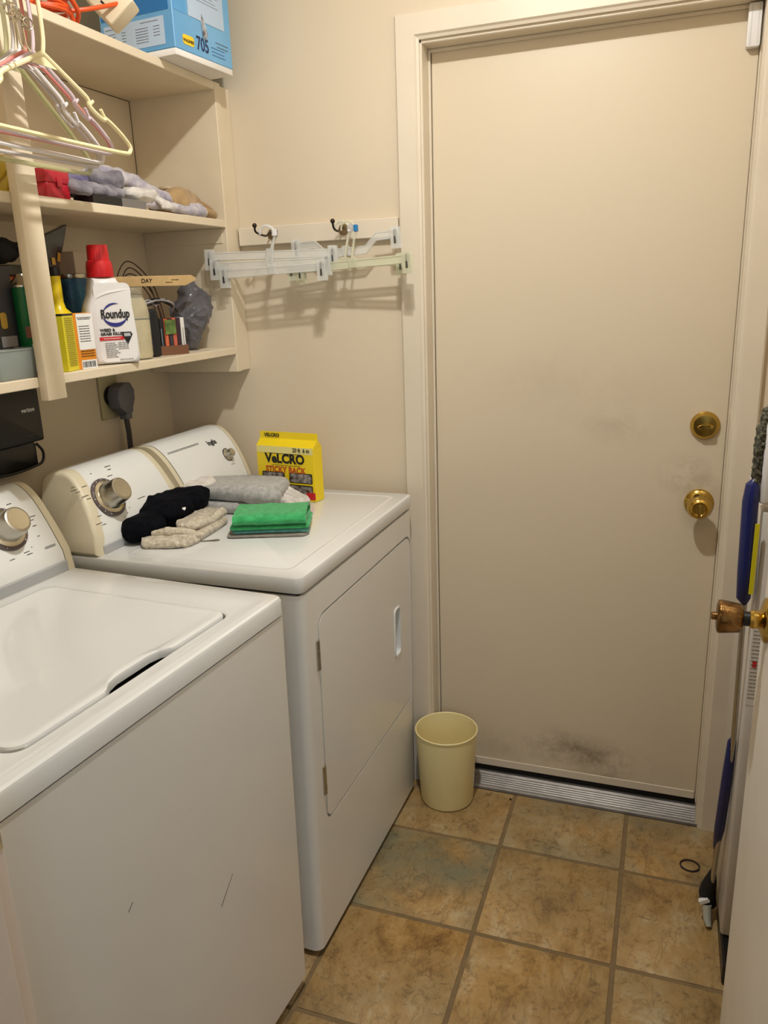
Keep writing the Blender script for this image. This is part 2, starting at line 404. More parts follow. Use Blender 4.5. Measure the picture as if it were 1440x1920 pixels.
# exterior door
def door_material():
    m = bpy.data.materials.new('door_paint'); m.use_nodes = True; nt = m.node_tree; N = nt.nodes; L = nt.links
    b = N['Principled BSDF']; b.inputs['Roughness'].default_value = 0.36
    tc = N.new('ShaderNodeTexCoord'); sx = N.new('ShaderNodeSeparateXYZ'); L.new(tc.outputs['Object'], sx.inputs[0])
    base = lin((217, 203, 178))
    cur = None
    n = N.new('ShaderNodeTexNoise'); n.inputs['Scale'].default_value = 9; n.inputs['Detail'].default_value = 9; n.inputs['Roughness'].default_value = 0.72
    L.new(tc.outputs['Object'], n.inputs['Vector'])
    def M2(op, a, b_, c=None):
        q = N.new('ShaderNodeMath'); q.operation = op
        for i, v in enumerate((a, b_, c)):
            if v is None: continue
            if isinstance(v, (int, float)): q.inputs[i].default_value = v
            else: L.new(v, q.inputs[i])
        return q.outputs[0]
    tot = None
    # (x, z, rx, rz, strength): hand smudges and kick scuffs on the paint
    for (px, pz, rx, rz, st) in ((1.30, 1.10, 0.10, 0.06, 0.22), (1.18, 1.20, 0.20, 0.10, 0.10), (1.45, 0.975, 0.06, 0.05, 0.6), (1.50, 0.90, 0.05, 0.07, 0.45),
                                 (1.25, 0.13, 0.16, 0.06, 0.6), (1.34, 0.11, 0.10, 0.04, 0.45), (1.15, 0.15, 0.09, 0.06, 0.5), (1.30, 0.06, 0.25, 0.02, 0.55), (1.0, 0.12, 0.1, 0.06, 0.3)):
        dx = M2('DIVIDE', M2('SUBTRACT', sx.outputs[0], px), rx); dz = M2('DIVIDE', M2('SUBTRACT', sx.outputs[2], pz), rz)
        d = M2('SQRT', M2('ADD', M2('MULTIPLY', dx, dx), M2('MULTIPLY', dz, dz)), 0)
        g = M2('MULTIPLY', M2('MAXIMUM', M2('SUBTRACT', 1.25, d), 0.0), st)
        tot = g if tot is None else M2('ADD', tot, g)
    f = M2('MULTIPLY', tot, M2('MULTIPLY', M2('MAXIMUM', M2('SUBTRACT', n.outputs['Fac'], 0.40), 0.0), 4.2))
    f = M2('MINIMUM', f, 0.8)
    mx = N.new('ShaderNodeMixRGB'); mx.inputs[1].default_value = base; mx.inputs[2].default_value = lin((120, 106, 84)); L.new(f, mx.inputs[0])
    L.new(mx.outputs[0], b.inputs['Base Color'])
    n2 = N.new('ShaderNodeTexNoise'); n2.inputs['Scale'].default_value = 70; L.new(tc.outputs['Object'], n2.inputs['Vector'])
    bp = N.new('ShaderNodeBump'); bp.inputs['Strength'].default_value = 0.08; bp.inputs['Distance'].default_value = 0.002
    L.new(n2.outputs['Fac'], bp.inputs['Height']); L.new(bp.outputs[0], b.inputs['Normal'])
    return m
d1 = empty('door_1'); struct(d1, 'flat cream exterior door with smudges, closed')
bm = newbm(); box(bm, XL - 0.004, XR, YR, YR + 0.044, 0.044, 1.9985, bev=0.002); finish(bm, 'slab', door_material(), d1, smooth=False)
bm = newbm(); box(bm, XL - 0.002, XR - 0.004, YR - 0.003, YR, 0.046, 0.070, bev=0.001); finish(bm, 'door_sweep', TRIMM, d1, smooth=False)
bm = newbm(); box(bm, XL, XR, YR + 0.006, YR + 0.03, 0.026, 0.044); finish(bm, 'seal', DARK, d1, smooth=False)
def facing(o, n, upv=(0, 0, 1)):
    n = Vector(n).normalized(); x = Vector(upv).cross(n).normalized(); y = n.cross(x)
    return Matrix(((x.x, y.x, n.x, o[0]), (x.y, y.y, n.y, o[1]), (x.z, y.z, n.z, o[2]), (0, 0, 0, 1)))
Md = facing((1.493, YR, 1.097), (0, -1, 0))
bm = newbm(); lathe(bm, [(0.0345, 0), (0.0345, 0.004), (0.031, 0.010), (0.026, 0.0145), (0.0, 0.0155)], Md, 36); db = finish(bm, 'deadbolt', BRASS, d1, label='round brass deadbolt rosette')
bm = newbm()
tn = []
for k in range(24):
    a = 2 * PI * k / 24; tn.append((0.0185 * math.cos(a), 0.0052 * math.sin(a) * (1 + 0.5 * abs(math.cos(a)))))
prism(bm, tn, 0.012, 0.030, 'z', 0.003); bmesh.ops.transform(bm, matrix=Md @ Matrix.Rotation(0.05, 4, 'Z'), verts=bm.verts)
finish(bm, 'thumb_turn', BRASS, db)
Mk = facing((1.4925, YR, 0.901), (0, -1, 0))
bm = newbm(); lathe(bm, [(0.035, 0), (0.035, 0.003), (0.032, 0.007), (0.024, 0.011), (0.015, 0.014), (0.0, 0.0145)], Mk, 36); kn = finish(bm, 'door_knob', BRASS, d1, label='polished brass knob with thumb lock')
bm = newbm(); lathe(bm, [(0.013, 0.012), (0.012, 0.026), (0.017, 0.032), (0.0255, 0.040), (0.0285, 0.050), (0.0275, 0.059), (0.023, 0.066), (0.017, 0.069), (0.0145, 0.067), (0.0, 0.067)], Mk, 36); finish(bm, 'knob', BRASS, kn)
bm = newbm(); box(bm, -0.0022, 0.0022, -0.010, 0.010, 0.066, 0.074, bev=0.001); bmesh.ops.transform(bm, matrix=Mk, verts=bm.verts); finish(bm, 'lock_button', BRASS, kn)

# white contact sensor at the top right of the door
sn = empty('door_sensor', (1.527, YR, 1.96)); tag(sn, 'small white plastic alarm sensor at the top right corner of the exterior door', 'sensor')
bm = newbm(); rslab(bm, 1.514, 1.541, 1.914, 1.998, YR, YR - 0.022, 0.004, 0.002, 3, 'y'); finish(bm, 'housing', WHITEP, sn, (1.527, YR, 1.96))
bm = newbm(); box(bm, 1.521, 1.5215, YR - 0.0226, YR - 0.021, 1.918, 1.994); box(bm, 1.535, 1.5355, YR - 0.0226, YR - 0.021, 1.918, 1.994); finish(bm, 'cover_groove', GREYP, sn, (1.527, YR, 1.96), smooth=False)

# ------------------------------------------------------------------ open interior door
d2 = empty('door_2'); struct(d2, 'white interior door folded open against the right wall')
DX = 1.575; DY0, DY1 = -1.42, -0.662
DOORW = mat('interior_door_paint', (244, 238, 228), 0.4, var=0.02)
bm = newbm(); box(bm, DX, DX + 0.035, DY0, DY1, 0.012, 2.02, bev=0.002); finish(bm, 'slab', DOORW, d2, smooth=False)
Mi = facing((DX, -0.722, 0.912), (-1, 0, 0))
bm = newbm(); lathe(bm, [(0.036, 0), (0.037, 0.003), (0.034, 0.006), (0.026, 0.009), (0.018, 0.011), (0.014, 0.014), (0.0155, 0.021), (0.013, 0.026), (0.0, 0.026)], Mi, 32); ik = finish(bm, 'door_knob', BRASS, d2, label='fluted antique brass knob on a round rosette')
bm = newbm(); lathe(bm, [(0.012, 0.024), (0.012, 0.038)], Mi, 20); finish(bm, 'spindle', BLACK, ik)
bm = newbm(); sg = 48; ls = []
for r, z in ((0.012, 0.036), (0.019, 0.037), (0.0235, 0.041), (0.0255, 0.055), (0.0275, 0.070), (0.0265, 0.074), (0.020, 0.076), (0.006, 0.0765)):
    ls.append([((r - (0.0018 if r > 0.018 else 0) * (1 - abs(math.cos(k * PI * 16 / sg / 1.0))) ) * math.cos(2 * PI * k / sg), (r - (0.0018 if r > 0.018 else 0) * (1 - abs(math.cos(k * PI * 16 / sg)))) * math.sin(2 * PI * k / sg), z) for k in range(sg)])
vs = loft(bm, ls); bmesh.ops.transform(bm, matrix=Mi, verts=vs); finish(bm, 'knob', ABRASS, ik, ang=60)
bm = newbm(); lathe(bm, [(0.0065, 0.076), (0.0065, 0.082), (0.005, 0.084), (0.0, 0.0842)], Mi, 14); finish(bm, 'lock_button', ABRASS, ik)

# ------------------------------------------------------------------ ceiling lamp (above the picture)
cl = empty('ceiling_lamp', (LAMP[0], LAMP[1], CH)); tag(cl, 'bare bulb in a round porcelain holder on the laundry ceiling', 'lamp')
bm = newbm(); lathe(bm, [(0.058, CH), (0.058, CH - 0.015), (0.035, CH - 0.03), (0.022, CH - 0.045), (0.0, CH - 0.045)], Matrix.Translation((LAMP[0], LAMP[1], 0)), 24); finish(bm, 'holder', WHITEP, cl, (LAMP[0], LAMP[1], CH))

# ------------------------------------------------------------------ washer and dryer
def console(root, off, prof, segs, z0, z1):
    """prof: (x, z) outline back-bottom over the top to front-bottom; segs: (name, ybot0, ytop0, ybot1, ytop1, inset, mat, label)"""
    cx = sum(p[0] for p in prof) / len(prof); cz = sum(p[1] for p in prof) / len(prof)
    pp = [(v.x, v.z) for v in catmull([(p[0], 0, p[1]) for p in prof[1:-1]], 4)]
    pp = [prof[0]] + pp + [prof[-1]]
    out = []
    for (nm, a0, a1, b0, b1, ins, m, rnd) in segs:
        bm = newbm()
        def L(ya, yb, k):
            q = []
            for (x, z) in pp:
                t = (z - z0) / (z1 - z0); d = Vector((x - cx, z - cz)); l = d.length
                d = d / l * (l - ins - k)
                zz = max(cz + d.y, z0)
                q.append((cx + d.x, ya + (yb - ya) * t, zz))
            return q
        if rnd:
            s = 1 if b0 > a0 else -1
            if rnd == 'a': ls = [L(a0, a1 + 0.0, rr) for rr in ()] + [L(a0 + (1 - math.cos(t)) * 0.0 + 0.010 * (1 - math.sin(t)), a1 + 0.010 * (1 - math.sin(t)), 0.012 * (1 - math.cos(t) if False else math.cos(t))) for t in [0, 0.4, 0.8, 1.2, PI / 2]]
            if rnd == 'a':
                ls = [L(a0 + 0.012 * (1 - math.cos(t)), a1 + 0.012 * (1 - math.cos(t)), 0.012 * (1 - math.sin(t))) for t in [0, 0.3, 0.6, 0.9, 1.2, PI / 2]] + [L(b0, b1, 0)]
            else:
                ls = [L(a0, a1, 0)] + [L(b0 - 0.006 * (1 - math.cos(t)), b1 - 0.006 * (1 - math.cos(t)), 0.006 * (1 - math.sin(t))) for t in [PI / 2, 1.1, 0.6, 0]]
        else: ls = [L(a0, a1, 0), L(b0, b1, 0)]
        loft(bm, ls)
        out.append(finish(bm, nm, m, root, off))
    return out
def surf_x(prof, z):
    pp = [(v.x, v.z) for v in catmull([(p[0], 0, p[1]) for p in prof[1:-1]], 4)] + [prof[-1]]
    for a, b in zip(pp[:-1], pp[1:]):
        if a[1] >= z >= b[1] and a[1] > b[1]: return a[0] + (b[0] - a[0]) * (a[1] - z) / (a[1] - b[1]), Vector((a[1] - b[1], 0, b[0] - a[0])).normalized()
    return pp[-1][0], Vector((1, 0, 0))
def dial(root, off, c, n, big=True):
    Mx = Matrix.Translation(Vector(off) * -1) @ facing(c, n)
    s = 1.0 if big else 0.42
    bm = newbm(); lathe(bm, [(0.046 * s, -0.002), (0.046 * s, 0.003 * s), (0.039 * s, 0.0036 * s)], Mx, 40); finish(bm, 'dial_ring', mat('dial_ring_grey', (92, 80, 82), 0.4, var=0.1), root)
    bm = newbm(); lathe(bm, [(0.040 * s, 0.001), (0.039 * s, 0.006 * s), (0.031 * s, 0.009 * s)], Mx, 40); finish(bm, 'dial_skirt', STEELL, root)
    bm = newbm(); lathe(bm, [(0.032 * s, 0.004 * s), (0.030 * s, 0.020 * s), (0.0275 * s, 0.044 * s), (0.0265 * s, 0.047 * s), (0.0225 * s, 0.0485 * s)], Mx, 40); k = finish(bm, 'control_knob', STEEL, root)
    bm = newbm(); lathe(bm, [(0.0225 * s, 0.046 * s), (0.0220 * s, 0.0492 * s), (0.0, 0.0494 * s)], Mx, 40); finish(bm, 'knob_face', STEELL, k)
    if big:
        bm = newbm()
        for k in range(14):
            a = -0.9 + k * 2 * PI / 16
            M3 = Mx @ Matrix.Rotation(a, 4, 'Z') @ Matrix.Translation((0.0425, 0, 0.0036))
            box(bm, -0.001, 0.001, -0.0008, 0.0008, -0.0003, 0.0003, M=M3)
        finish(bm, 'ring_marks', WHITET, root, smooth=False)
def hug(o, prof, off, lift_=0.0006):
    """lay flat print onto the curved console face"""
    for v in o.data.vertices:
        v.co.x = surf_x(prof, v.co.z + off[2])[0] - off[0] + lift_
def marks(root, off, c, n, specs, m=BLACKT):
    """printed words too small to read: short rules on the panel (u right, v up, w wide)"""
    Mx = Matrix.Translation(Vector(off) * -1) @ facing(c, n)
    bm = newbm(); random.seed(7)
    for (u, v, w) in specs:
        x = u - w / 2
        while x < u + w / 2:
            l = random.uniform(0.0018, 0.0032); h = random.uniform(0.0011, 0.0016)
            box(bm, x, min(x + l, u + w / 2), v - h / 2, v + h / 2, 0.0, 0.0004, M=Mx); x += l + 0.0006
    o = finish(bm, 'printed_markings', m, root, smooth=False); o['kind'] = 'stuff'; hug(o, PD if root.name.startswith('clothes') else PW, off)

def body_loops(x0, x1, y0, y1, z0, z1, dx, rf=0.02):
    """body whose front leans by dx at the foot; front corners rounded"""
    def L(z, t): return lift(rrect(x0, x1 - dx * (1 - t), y0, y1, (rf, 0.004, 0.004, rf), 5), z)
    return [L(z0, 0), L(z1, 1)]
# ---- dryer
ODR = (0.43, -0.381, 0.0); mw = -0.0189
dr = empty('clothes_dryer', Matrix.Rotation(mw, 3, 'Z') @ Vector(ODR), mw)
tag(dr, 'white front-loading clothes dryer in the far corner with folded cloths on its top', 'dryer')
DX0, DX1, DYA, DYB = 0.10, 0.7713, -0.7231, -0.0396
bm = newbm(); loft(bm, body_loops(DX0, DX1 - 0.002, DYA + 0.002, DYB - 0.002, 0.017, 0.874, 0.009))
body = finish(bm, 'cabinet_body', ENAMELB, dr, ODR, ang=50)
# door outline groove and finger recess cut into the front
def ringcut(y0, y1, z0, z1, w, dpt):
    bm = newbm(); xo = DX1
    A = rrect(y0, y1, z0, z1, (0.035, 0.035, 0.03, 0.03), 6); B = rrect(y0 + w, y1 - w, z0 + w, z1 - w, (0.035 - w, 0.035 - w, 0.03 - w, 0.03 - w), 6)
    def ad(p, x): return [(x - 0.009 * (0.874 - q[1]) / 0.857, q[0], q[1]) for q in p]
    loft(bm, [ad(A, xo + 0.004), ad(A, xo - 0.002 - dpt), ad(B, xo - 0.002 - dpt), ad(B, xo + 0.004)], close=True)
    return finish(bm, 'cutter', DARK, None, ODR, smooth=False)
def setup_cut(o, c):
    c.parent = dr; bpy.context.view_layer.update(); carve(o, c)
setup_cut(body, ringcut(-0.657, -0.060, 0.315, 0.808, 0.0060, 0.016))
bm = newbm()
A = rrect(-0.197, -0.155, 0.50, 0.636, 0.012, 4)
def ad2(p, x, k=1.0):
    cy = -0.176; cz = 0.568
    return [(x, cy + (q[0] - cy) * k, cz + (q[1] - cz) * k) for q in p]
loft(bm, [ad2(A, DX1 + 0.01), ad2(A, DX1 - 0.012, 1.0), ad2(A, DX1 - 0.026, 0.8)])
c = finish(bm, 'cutter', DARK, None, ODR, smooth=False); setup_cut(body, c)
bm = newbm()
B = rrect(-0.199, -0.153, 0.498, 0.638, 0.013, 4); A = rrect(-0.194, -0.158, 0.503, 0.633, 0.010, 4)
def xx(z): return DX1 - 0.002 - 0.009 * (0.874 - z) / 0.857
loft(bm, [[(xx(q[1]) + h, q[0], q[1]) for q in P] for P, h in ((B, 0.0), (B, 0.003), (A, 0.003), (A, -0.012))], False, False)
hf = finish(bm, 'door_handle', PANELW, dr, ODR)
bm = newbm(); box(bm, DX1 - 0.028, DX1 - 0.0255, -0.19, -0.162, 0.51, 0.625); finish(bm, 'handle_recess', mat('recess_grey', (112, 110, 108), 0.6), hf, (0, 0, 0), smooth=False).location = tuple(-v for v in ODR)
for (z0, z1) in ((0.690, 0.758), (0.392, 0.462)):
    bm = newbm()
    x = xx((z0 + z1) / 2)
    box(bm, x - 0.004, x + 0.0035, -0.6685, -0.6555, z0, z1, bev=0.001)
    for q in range(3):
        zz = z0 + (z1 - z0) * (q + 0.5) / 3
        lathe(bm, [(0.003, -0.010), (0.003, 0.010)], Matrix.Translation((x + 0.003, -0.662, zz)), 10)
    finish(bm, 'hinge', STEEL, dr, ODR)
bm = newbm()
rslab(bm, DX0, DX1, DYA, DYB, 0.8785, 0.914, 0.018, 0.006, 6)
lid = finish(bm, 'top_panel', ENAMEL, dr, ODR)
bm = newbm(); box(bm, DX0 + 0.01, DX1 - 0.012, DYA + 0.01, DYB - 0.008, 0.870, 0.8786); finish(bm, 'seam', DARK, dr, ODR, smooth=False)
bm = newbm()   # shallow pressed border on the top
Lp = [lift(rrect(0.33 + i, 0.735 - i, -0.69 + i, -0.075 - i, 0.02, 5), z) for i, z in ((0, 0.9139), (0.003, 0.9147), (0.007, 0.9147), (0.010, 0.9139))]
loft(bm, Lp, False, False); finish(bm, 'pressed_border', ENAMEL, dr, ODR)
for (x, y) in ((0.72, -0.68), (0.72, -0.08), (0.15, -0.68), (0.15, -0.08)):
    bm = newbm(); lathe(bm, [(0.018, 0.0), (0.018, 0.012), (0.008, 0.014), (0.008, 0.03)], Matrix.Translation((x, y, 0)), 14); finish(bm, 'foot', BLACK, dr, ODR)
PD = [(0.125, 0.914), (0.125, 1.072), (0.140, 1.085), (0.170, 1.089), (0.200, 1.084), (0.232, 1.055), (0.262, 1.005), (0.284, 0.950), (0.287, 0.914)]
console(dr, ODR, PD, [
    ('console_end_cap', -0.722, -0.683, -0.700, -0.648, 0.0, BISQUE, 'a'),
    ('control_panel', -0.700, -0.648, -0.408, -0.428, 0.0, PANELW, None),
    ('console_end_cap', -0.408, -0.428, -0.386, -0.405, 0.001, BISQUE, 'b'),
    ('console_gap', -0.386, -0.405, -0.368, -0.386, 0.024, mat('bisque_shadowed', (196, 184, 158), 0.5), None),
    ('console_trim', -0.368, -0.386, -0.352, -0.370, 0.001, BISQUE, None),
    ('seam_line', -0.352, -0.370, -0.350, -0.368, 0.001, mat('brown_line', (84, 68, 50), 0.5), None),
    ('control_panel', -0.350, -0.368, -0.066, -0.066, 0.0, PANELW, None),
    ('seam_line', -0.066, -0.066, -0.064, -0.064, 0.001, mat('brown_line', (84, 68, 50), 0.5), None),
    ('console_end_cap', -0.064, -0.064, -0.046, -0.046, 0.0, BISQUE, 'b')], 0.914, 1.089)
bm = newbm(); box(bm, 0.272, 0.2885, -0.700, -0.41, 0.914, 0.934, bev=0.002); finish(bm, 'lower_strip', GREYP, dr, ODR)
x, n = surf_x(PD, 1.022); dial(dr, ODR, (x, -0.625, 1.022), n)
marks(dr, ODR, (x, -0.625, 1.022), n, [(-0.075, 0.045, 0.014), (-0.078, 0.039, 0.02), (-0.072, 0.033, 0.014), (-0.045, 0.040, 0.016), (-0.060, 0.020, 0.022), (-0.054, 0.012, 0.012), (0.062, 0.064, 0.02), (0.058, 0.057, 0.012), (0.045, 0.044, 0.018),
    (0.098, -0.028, 0.028), (0.058, -0.012, 0.004), (-0.052, -0.032, 0.014), (-0.062, -0.048, 0.02), (-0.050, -0.054, 0.014), (0.0, 0.060, 0.004), (0.02, -0.056, 0.003), (0.034, -0.05, 0.003), (0.046, -0.040, 0.003)])
x, n = surf_x(PD, 1.018); dial(dr, ODR, (x, -0.120, 1.018), n, False)
marks(dr, ODR, (x, -0.120, 1.018), n, [(0.004, -0.030, 0.018)])
x, n = surf_x(PD, 1.062)
upv = Vector((0, 0, 1)) - n * n.z
o = text(dr, 'Inglis', 0.021, Matrix.Translation(Vector(ODR) * -1) @ frame(Vector((x, -0.155, 1.058)), (0, 1, 0), upv), BLACKT, bold=0.0008, ext=0.0)
hug(o, PD, ODR, 0.0008)
marks(dr, ODR, (x, -0.28, 1.066), n, [(0.0, 0.0, 0.14), (0.0, -0.003, 0.14)], GREYT)

# ---- washer
OW = (0.43, -1.073, 0.0); ww = -0.0692
wa = empty('washing_machine', Matrix.Rotation(ww, 3, 'Z') @ Vector(OW), ww)
tag(wa, 'white top-loading washing machine with its lid closed in the left foreground', 'washing machine')
WX0, WX1, WYA, WYB = 0.115, 0.808, -1.420, -0.7503; WZ = 0.907
bm = newbm(); loft(bm, body_loops(WX0, WX1 - 0.002, WYA + 0.002, WYB - 0.001, 0.029, 0.868, 0.008, 0.010)); finish(bm, 'cabinet_body', ENAMELB, wa, OW, ang=50)
bm = newbm(); box(bm, WX0 + 0.01, WX1 - 0.010, WYA + 0.01, WYB - 0.008, 0.864, 0.8718); finish(bm, 'seam', DARK, wa, OW, smooth=False)
LX0, LX1, LY0, LY1 = 0.335, 0.757, -1.330, -0.858
def rl(x0, x1, y0, y1, r, z): return lift(rrect(x0, x1, y0, y1, r, 6), z)
def wring(ii, z, r): return rl(WX0 + ii, WX1 - ii, WYA + ii, WYB - ii, r, z)
bm = newbm(); g = 0.0035
loops = [wring(0.0, 0.8715, 0.016), wring(0, 0.899, 0.016), wring(0.0025, 0.9045, 0.015), wring(0.007, WZ, 0.012), wring(0.018, WZ, 0.012), rl(LX0 - 0.038, WX1 - 0.024, WYA + 0.022, WYB - 0.030, 0.02, WZ), rl(LX0 - 0.034, WX1 - 0.028, WYA + 0.026, WYB - 0.034, 0.02, WZ - 0.0016),
         rl(LX0 - g - 0.003, LX1 + g + 0.003, LY0 - g - 0.003, LY1 + g + 0.003, 0.028, WZ - 0.0016), rl(LX0 - g, LX1 + g, LY0 - g, LY1 + g, 0.026, WZ - 0.004), rl(LX0 - g, LX1 + g, LY0 - g, LY1 + g, 0.026, WZ - 0.02)]
loft(bm, loops, False, False); finish(bm, 'top_panel', ENAMEL, wa, OW, ang=25)
bm = newbm(); box(bm, LX0 - 0.01, LX1 + 0.01, LY0 - 0.01, LY1 + 0.01, WZ - 0.026, WZ - 0.020); finish(bm, 'tub_opening', DARK, wa, OW, smooth=False)
# lid with the finger notch in its front edge
P = []
R = 0.024
def arc(cx, cy, a0, a1, n=6): return [(cx + R * math.cos(a0 + (a1 - a0) * i / n), cy + R * math.sin(a0 + (a1 - a0) * i / n)) for i in range(n + 1)]
P += arc(LX1 - R, LY1 - R, PI / 2, 0)[:: 1]
P += [(LX1, -1.000), (LX1 - 0.002, -1.012), (LX1 - 0.014, -1.030), (LX1 - 0.019, -1.050), (LX1 - 0.019, -1.125), (LX1 - 0.014, -1.145), (LX1 - 0.003, -1.162), (LX1, -1.172)]
P += arc(LX1 - R, LY0 + R, 0, -PI / 2) + arc(LX0 + R, LY0 + R, -PI / 2, -PI) + arc(LX0 + R, LY1 - R, PI, PI / 2)
bm = newbm()
cxy = ((LX0 + LX1) / 2, (LY0 + LY1) / 2)
def shr(P, d): return [(p[0] - d * (1 if p[0] > cxy[0] else -1), p[1] - d * (1 if p[1] > cxy[1] else -1)) for p in P]
loft(bm, [lift(P, WZ - 0.012), lift(P, WZ - 0.002), lift(shr(P, 0.0012), WZ + 0.0012), lift(shr(P, 0.004), WZ + 0.0024), lift(shr(P, 0.012), WZ + 0.0026), lift(shr(P, 0.020), WZ + 0.0012)])
finish(bm, 'lid', ENAMEL, wa, OW, ang=25)
for (x, y) in ((0.76, -1.35), (0.76, -0.79), (0.16, -1.35), (0.16, -0.79)):
    bm = newbm(); lathe(bm, [(0.018, 0.0), (0.018, 0.012), (0.008, 0.014), (0.008, 0.036)], Matrix.Translation((x, y, 0)), 14); finish(bm, 'foot', BLACK, wa, OW)
PW = [(0.150, 0.906), (0.150, 1.070), (0.163, 1.082), (0.185, 1.086), (0.208, 1.078), (0.236, 1.052), (0.268, 1.003), (0.296, 0.950), (0.304, 0.906)]
console(wa, OW, PW, [
    ('console_end_cap', -1.396, -1.396, -1.370, -1.370, 0.0, BISQUE, 'a'),
    ('control_panel', -1.370, -1.370, -0.774, -0.774, 0.0, PANELW, None),
    ('seam_line', -0.774, -0.774, -0.772, -0.772, 0.001, mat('brown_line', (84, 68, 50), 0.5), None),
    ('console_end_cap', -0.772, -0.772, -0.752, -0.752, 0.0, BISQUE, 'b')], 0.906, 1.086)
bm = newbm(); box(bm, 0.288, 0.3055, -1.37, -0.772, 0.908, 0.930, bev=0.002); finish(bm, 'lower_strip', GREYP, wa, OW)
x, n = surf_x(PW, 1.020); dial(wa, OW, (x, -0.872, 1.020), n)
marks(wa, OW, (x, -0.872, 1.020), n, [(0.070, 0.008, 0.022), (0.066, 0.001, 0.012), (0.066, -0.012, 0.010), (0.062, -0.035, 0.006), (0.05, 0.034, 0.004), (0.042, 0.046, 0.012), (0.058, 0.030, 0.004), (0.034, -0.052, 0.003),
    (0.018, -0.058, 0.014), (0.022, -0.064, 0.014), (-0.02, -0.062, 0.012), (0.0, 0.062, 0.010)])
marks(wa, OW, (x, -0.872, 1.020), n, [(0.075, -0.066, 0.028), (0.076, -0.063, 0.028)], GREYT)
for (y, z, l, a) in ((-1.0, 0.447, 0.055, 0.75), (-1.225, 0.60, 0.014, 0.7)):
    bm = newbm(); box(bm, -0.0004, 0.0004, -l / 2, l / 2, -0.0006, 0.0006, M=Matrix.Translation((WX1 - 0.002 - 0.008 * (0.868 - z) / 0.838, y, z)) @ Matrix.Rotation(a, 4, 'X'))
    finish(bm, 'scratch', mat('scratch_grey', (92, 88, 80), 0.6), wa, OW, smooth=False)
#@@PART2
# ------------------------------------------------------------------ shelf unit
su = empty('wall_shelf_unit', (0.0, -0.70, 1.2422)); OS = (0.0, -0.70, 1.2422)
tag(su, 'cream painted three-tier open shelf unit mounted above the dryer and washer', 'shelf unit')
def spart(name, *a, m=SHELFP, bev=0.0015, label=None):
    bm = newbm(); box(bm, *a, bev=bev); return finish(bm, name, m, su, OS, smooth=False, label=label)
YE = -1.44
for k, z in enumerate(ZS):
    spart('shelf', 0.0255, XS, YE, -0.080, z, z + TS)
spart('side_panel', 0.002, XS, -0.0790, -0.052, 1.2422, 1.9447 + TS)
spart('filler_strip', 0.002, XS - 0.004, -0.0518, -0.001, 1.2430, 1.960)
spart('back_panel', 0.001, 0.0250, YE, -0.0795, 1.2903, 1.9445, bev=0)
spart('cleat', 0.026, 0.270, -0.0812, -0.0792, 1.5790, 1.6170, bev=0.0006)
spart('corner_gap', 0.0250, 0.0262, -0.0806, -0.0791, 1.64, 1.9440, m=mat('brown_line', (84, 68, 50), 0.5), bev=0)
spart('corner_gap', 0.0250, 0.0262, -0.60, -0.0806, 1.9432, 1.9447, m=mat('brown_line', (84, 68, 50), 0.5), bev=0)
spart('side_panel', 0.002, XS, YE - 0.022, YE - 0.0005, 1.2422, 1.9447 + TS)
bm = newbm()
def post(z): return (-0.833, -0.782)
ls = []
for z in (1.266, 2.30):
    a, b = post(z); ls.append(lift(rrect(XS + 0.0004, XS + 0.0195, a, b, 0.002, 2), z))
loft(bm, ls); finish(bm, 'stile', SHELFP, su, OS)

# hook rail on the back wall with its hooks
hr = empty('hook_rail', (0.506, 0, 1.596)); OH = (0.506, 0.0, 1.596)
tag(hr, 'cream painted hook board on the wall between the shelves and the door casing', 'hook rail')
bm = newbm(); box(bm, 0.2845, 0.7385, -0.019, -0.0005, 1.573, 1.619, bev=0.0015); finish(bm, 'board', TRIMM, hr, OH, smooth=False)
for x, e in ((0.388, 0.035), (0.592, 0.008)):
    bm = newbm()
    tube(bm, catmull([(x, -0.018, 1.605), (x, -0.040, 1.600), (x, -0.062, 1.592), (x, -0.078 - e, 1.598), (x, -0.084 - e, 1.612)], 5), 0.0028, 8)
    bmesh.ops.create_uvsphere(bm, u_segments=12, v_segments=8, radius=0.006, matrix=Matrix.Translation((x, -0.084 - e, 1.614)))
    finish(bm, 'coat_hook', mat('dark_metal', (66, 58, 50), 0.35, 0.9, var=0.1), hr, OH)
    bm = newbm(); lathe(bm, [(0.014, 0), (0.014, 0.003), (0.0, 0.004)], facing((x, -0.019, 1.598), (0, -1, 0)), 18); finish(bm, 'hook_plate', mat('aged_brass', (160, 142, 110), 0.35, 0.9), hr, OH)

